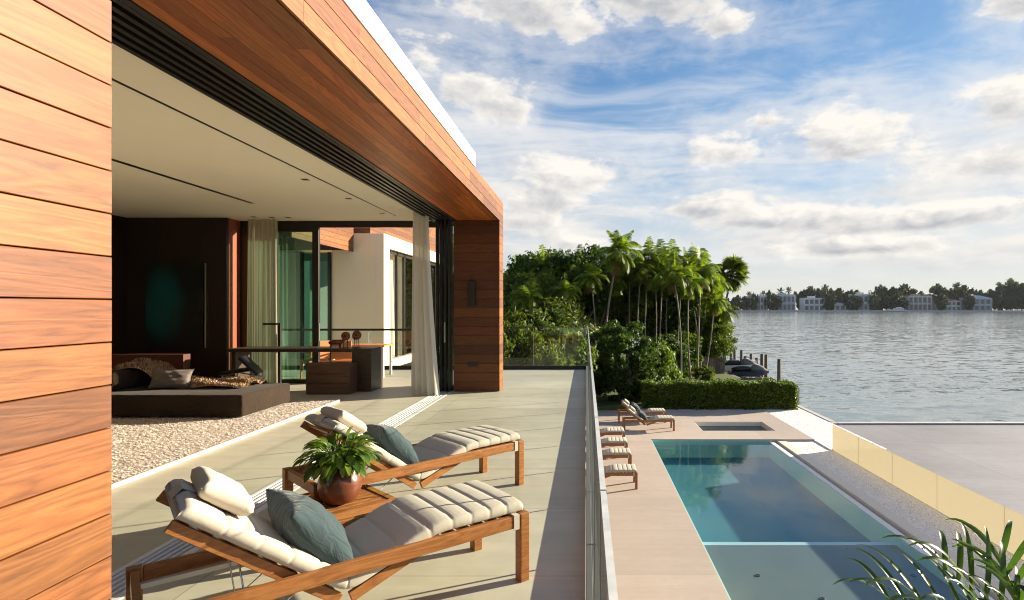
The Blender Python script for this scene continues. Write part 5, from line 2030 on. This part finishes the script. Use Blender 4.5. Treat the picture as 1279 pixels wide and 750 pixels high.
for u, v, d, lab in PIL:
    p = thing('mooring_piling', lab, 'piling', (gx(u, d), d, WL), 0, 'mooring pilings of the dock')
    MB().tube([(0, 0, -0.8), (0, 0, 0.8), (0.01, 0, gz(v, d) - WL)], [0.135, 0.13, 0.12], 12).build('post', M['piling'], p, smooth=True)
    MB().tube([(0.01, 0, gz(v, d) - WL + 0.001), (0.01, 0, gz(v, d) - WL + 0.06)], [0.125, 0.10], 12).build('cap', M['dark_bark'], p)


def hull(mb, L, w, h, z0, bow=0.35, n=12):
    vs, fs = [], []
    for i in range(n + 1):
        t = i / n
        x = -L / 2 + L * t
        k = 1.0 if t < 0.55 else max(0.02, 1 - ((t - 0.55) / 0.45) ** 2)
        zb = z0 + (0.0 if t < 0.6 else h * 0.7 * ((t - 0.6) / 0.4) ** 2)
        vs += [(x, -w / 2 * k, z0 + h * (1 + 0.15 * t)), (x, -w / 2 * k * 0.8, zb + h * 0.3), (x, 0, zb), (x, w / 2 * k * 0.8, zb + h * 0.3), (x, w / 2 * k, z0 + h * (1 + 0.15 * t))]
    for i in range(n):
        for j in range(4):
            q = i * 5 + j
            fs.append((q, q + 5, q + 6, q + 1))
        fs.append((i * 5 + 4, i * 5 + 9, i * 5 + 5, i * 5))
    fs.append((0, 1, 2, 3, 4))
    return mb.add(vs, fs)


M['boat_white'] = plain('white gelcoat', (0.70, 0.70, 0.70), 0.3, 0.04)
M['boat_red'] = plain('red gelcoat', (0.35, 0.025, 0.03), 0.3, 0.06)
M['boat_navy'] = plain('navy gelcoat', (0.02, 0.028, 0.05), 0.3, 0.06)
M['cover_grey'] = fabric_mat('grey boat cover', (0.16, 0.165, 0.18), wrinkle=0.6)


def jet_ski(x, y, z, rz, label, hm, tm):
    t_ = thing('jet_ski', label, 'jet ski', (x, y, z), rz, 'jet skis on the dock lift')
    hull(MB(), 2.9, 1.05, 0.42, 0.0).build('hull', hm, t_, smooth=False, bevel=0.02)
    d_ = MB()
    d_.tube([(-1.3, 0, 0.52), (-0.8, 0, 0.60), (-0.1, 0, 0.62), (0.15, 0, 0.55)], [0.16, 0.22, 0.2, 0.1], 10)
    d_.build('seat', M['leather'], t_, smooth=True)
    d_ = MB()
    d_.tube([(0.1, 0, 0.5), (0.4, 0, 0.68), (0.9, 0, 0.58), (1.35, 0, 0.46)], [0.18, 0.30, 0.26, 0.05], 10)
    d_.build('cowl', tm, t_, smooth=True)
    MB().tube([(0.22, -0.36, 0.92), (0.28, 0, 0.86), (0.22, 0.36, 0.92)], 0.022, 8).tube([(0.28, 0, 0.86), (0.4, 0, 0.7)], 0.03, 8).build('handlebar', M['black'], t_, smooth=True)
    return t_


jet_ski(gx(936, 42.2), 42.2, -3.45, 0.0, 'dark navy jet ski with grey nose, nearest on the lift', M['boat_navy'], M['cover_grey'])
jet_ski(gx(924, 44.2), 44.2, -3.2, 0.05, 'pale grey jet ski with white nose behind the navy one', M['boat_white'], M['cover_grey'])
lf = thing('boat_lift', 'low dark lift platform carrying the jet skis', 'lift', (gx(932, 43), 43, WL))
MB().box(gx(932, 43) - 1.5, gx(932, 43) + 1.6, 41.7, 41.95, -3.62, -3.47).box(gx(932, 43) - 1.5, gx(932, 43) + 1.6, 44.6, 44.8, -3.62, -3.47).box(gx(932, 43) - 1.2, gx(932, 43) - 1.05, 41.955, 44.595, -3.62, -3.47).box(gx(932, 43) + 0.9, gx(932, 43) + 1.05, 41.955, 44.595, -3.62, -3.47).build('frame', M['piling'], lf, world=True)
for x in (-1.4, 1.5):
    MB().tube([(gx(932, 43) + x, 43, WL - 0.5), (gx(932, 43) + x, 43, -3.47)], 0.1, 8).build('support', M['piling'], lf, world=True)
rb = thing('motor_boat', 'red and white motor boat moored behind the jet skis', 'boat', (gx(917, 46), 46, WL + 0.35))
hull(MB(), 2.6, 1.3, 0.8, -0.1).build('hull', M['boat_red'], rb)
MB().box(-0.9, 0.7, -0.5, 0.5, 0.74, 0.95).build('deck', M['boat_white'], rb, bevel=0.05)
MB().beam((0.1, 0, 0.95), (-0.15, 0, 1.32), 0.9, 0.02, (1, 0, 0)).build('windscreen', M['glass_house'], rb)
for i, (u, v, lab) in enumerate(((934, 460, 'white dock box beside the red boat, taller one'), (941, 461, 'white dock box beside the pilings, shorter one'))):
    d = 47.4
    t_ = thing('dock_box', lab, 'box', (gx(u, d), d, PD - 0.158), 0, 'white boxes on the dock')
    MB().box(-0.22, 0.22, -0.2, 0.2, 0, 0.55 - 0.2 * i).build('body', M['boat_white'], t_, bevel=0.03)
    MB().box(-0.24, 0.24, -0.22, 0.22, 0.552 - 0.2 * i, 0.62 - 0.2 * i).build('lid', M['boat_white'], t_, bevel=0.02)

# ================================================================== FAR SHORE
FD = 765.0
struct('far_shore', MB().box(40, 900, FD + 2, FD + 320, WL - 2, WL + 1.4), M['mulch'])
fw = thing('far_seawall', 'grey seawall along the far shore below the houses', 'seawall', (400, FD, WL))
MB().box(60, 900, FD, FD + 1.99, WL - 1, WL + 2.0).build('wall', M['concrete'], fw, world=True)
M['fh_white'] = plain('far white render', (0.66, 0.67, 0.68), 0.8, 0.05, 0.1)
M['fh_blue'] = plain('far blue grey render', (0.42, 0.49, 0.55), 0.8, 0.05, 0.1)
M['fh_beige'] = plain('far beige render', (0.42, 0.36, 0.30), 0.8, 0.05, 0.1)
M['fh_roof'] = plain('far terracotta roof', (0.26, 0.11, 0.07), 0.8, 0.1, 0.1)
M['fh_glass'] = plain('far dark window', (0.10, 0.12, 0.14), 0.15, 0.1, 0.1)
FH = [
    # u0, u1, vtop, mat, storeys, columns, roof, label
    (915, 927, 377, 'fh_blue', 1, 3, 'flat', 'small blue white house at the left end of the far shore'),
    (935, 951, 371, 'fh_beige', 2, 3, 'flat', 'beige two storey house right of the small blue white one'),
    (953, 961, 370, 'fh_white', 2, 2, 'flat', 'narrow white tower house beside the beige house'),
    (971, 997, 368.5, 'fh_blue', 2, 5, 'flat', 'wide blue white house with tall windows on the far shore'),
    (1009, 1034, 373, 'fh_white', 2, 4, 'flat', 'white modern block house with dark grid windows'),
    (1041, 1061, 378, 'fh_white', 1, 3, 'hip_w', 'low white boathouse with pale hipped roof'),
    (1072, 1096, 368, 'fh_white', 2, 4, 'flat', 'white house with roof terrace left of the moored yacht'),
    (1141, 1170, 370, 'fh_beige', 2, 5, 'flat', 'beige colonnaded house right of the moored yacht'),
    (1179, 1207, 373, 'fh_white', 2, 5, 'hip', 'house with terracotta hipped roof on the far shore'),
    (1216, 1246, 369, 'fh_blue', 2, 4, 'hip_w', 'blue grey house at the right end of the far shore'),
]
for (u0, u1, vt, mt, st, nc, roof, lab) in FH:
    x0, x1 = gx(u0, FD), gx(u1, FD)
    zt = gz(vt, FD)
    zb = WL + 1.4
    t_ = thing('far_house', lab, 'house', ((x0 + x1) / 2, FD + 12, zb), 0, 'houses along the far shore')
    hw = (x1 - x0) / 2
    H = zt - zb
    if roof != 'flat':
        H *= 0.80
    MB().box(-hw, hw, 0, 18, 0, H).build('wall', M[mt], t_)
    sh = H / st
    for s in range(st):
        MB().box(-hw * 1.02, hw * 1.02, -1.6, -0.01, sh * (s + 1) - 0.9, sh * (s + 1) - 0.2).build('balcony_slab', M['fh_white'], t_)
        for c_ in range(nc):
            cw_ = 2 * hw / nc
            xa = -hw + cw_ * (c_ + 0.16)
            f_ = MB().box(xa, xa + cw_ * 0.68, -0.12, -0.02, sh * s + sh * 0.12, sh * s + sh * 0.78)
            f_.build('window', M['fh_glass'], t_)
    for c_ in range(nc + 1):
        xc = -hw + 2 * hw * c_ / nc
        MB().box(xc - 0.35, xc + 0.35, -1.5, -0.9, 0, H - 0.9).build('column', M['fh_white'], t_)
    if roof == 'flat':
        MB().box(-hw * 1.02, hw * 1.02, -0.6, 18.4, H + 0.002, H + 0.9).box(-hw * 0.4, hw * 0.25, 5, 12, H + 0.902, H + 3.2).build('roof', M[mt], t_)
    else:
        r_ = MB()
        k = 1.07
        r_.add([(-hw * k, -1.5, H), (hw * k, -1.5, H), (hw * k, 19, H), (-hw * k, 19, H), (-hw * .45, 9, H * 1.25), (hw * .45, 9, H * 1.25)],
               [(0, 1, 5, 4), (1, 2, 5), (2, 3, 4, 5), (3, 0, 4), (3, 2, 1, 0)])
        r_.build('roof', M['fh_roof'] if roof == 'hip' else M['fh_blue'], t_)
# trees of the far shore: u, v of the top, width
rg = random.Random(14)
FT = [(905, 372, 14), (922, 370, 12), (930, 371, 9), (942, 366.5, 8), (966, 368, 14), (961, 364, 8), (1003, 363, 17), (1013, 360, 18), (1022, 362, 14),
      (1031, 358.5, 12), (1038, 363, 16), (1048, 362, 20), (1062, 363, 20), (1070, 364, 14), (1098, 362, 12), (1102, 357, 22), (1116, 361, 16), (1130, 357.5, 22), (1138, 363, 14),
      (1150, 365.5, 12), (1172, 356.5, 16), (1180, 364, 12), (1188, 362, 10), (1203, 358.5, 20), (1213, 361, 18), (1224, 364, 12), (1238, 363, 14), (1252, 358, 20),
      (1264, 352, 24), (1276, 356, 22), (1290, 354, 24), (1310, 356, 30), (1340, 357, 30), (1036, 367, 12), (1066, 369, 14), (1120, 369, 18), (1092, 368, 10), (1176, 368, 10), (1210, 368, 10)]
for i, (u, vt, wpx) in enumerate(FT):
    d = FD + rg.uniform(30, 60) if vt < 366 else FD + rg.uniform(6, 10)
    zt = gz(vt, d)
    zb = WL + 1.4
    t_ = thing('far_tree', 'dark broad tree in the row along the far shore', 'tree', (gx(u, d), d, zb), 0, 'trees along the far shore')
    wm = wpx * d / 710 / 2 * 1.35
    H = zt - zb
    far2 = i % 3 == 0
    sx = wm / (13 if far2 else 9)
    sz = H * 0.46 / (7 if far2 else 8)
    link('trunk', TR['far'], t_, (0, 0, 0), (0, 0, i), (0.8, 0.8, H * 0.5 / 11))
    link('crown', CR['far2' if far2 else 'far'], t_, (0, 0, H * 0.54), (0, 0, 0 if i % 2 else math.pi), (sx, sx, sz))
for i, (u, vt) in enumerate(((975, 363), (985, 362), (1031, 359), (1012, 361), (1166, 361), (1193, 358), (1196, 356.5), (1262, 351), (1248, 356), (1183, 366), (953, 367), (1128, 358), (936, 368))):
    d = FD + 40
    zt = gz(vt, d)
    zb = WL + 1.4
    t_ = thing('far_palm', 'dark palm rising above the roofs along the far shore', 'palm', (gx(u, d), d, zb), 0, 'palms along the far shore')
    H = zt - zb
    MB().tube([(0, 0, 0), (0.5, 0, H * 0.5), (0, 0, H - 2)], [0.7, 0.55, 0.45], 6).build('trunk', M['dark_bark'], t_)
    link('crown', PC['far'], t_, (0, 0, H - 2), (0, 0, i * 1.7), (0.85, 0.85, 0.85))
# yacht
yx = gx(1119, FD - 12)
ya = thing('motor_yacht', 'white motor yacht moored before the far shore', 'boat', (yx, FD - 14, WL), 3.14159)
hull(MB(), 27, 5.5, 3.0, -0.2).build('hull', M['boat_white'], ya)
MB().box(-9, 4, -1.9, 1.9, 3.0, 4.8).box(-6.5, 0.5, -1.6, 1.6, 4.802, 6.2).build('cabin', M['boat_white'], ya, bevel=0.3)
MB().box(-8.5, 3.6, -1.93, 1.93, 3.5, 4.2).build('window_band', M['fh_glass'], ya)

# ================================================================== AIR
hz_m = bpy.data.materials.new('air')
hz_m.use_nodes = True
hz_m.node_tree.nodes.clear()
hzt = NT(hz_m.node_tree)
hzo = hzt.node('ShaderNodeOutputMaterial')
hzp = hzt.node('ShaderNodeVolumePrincipled')
hzp.inputs['Color'].default_value = (0.80, 0.86, 0.92, 1)
hzp.inputs['Density'].default_value = 0.000035
hzp.inputs['Anisotropy'].default_value = 0.0
hzt.l.new(hzp.outputs[0], hzo.inputs['Volume'])
tag(MB().box(-4100, 4100, -700, 5100, -8, 60).build('haze', hz_m), kind='stuff')
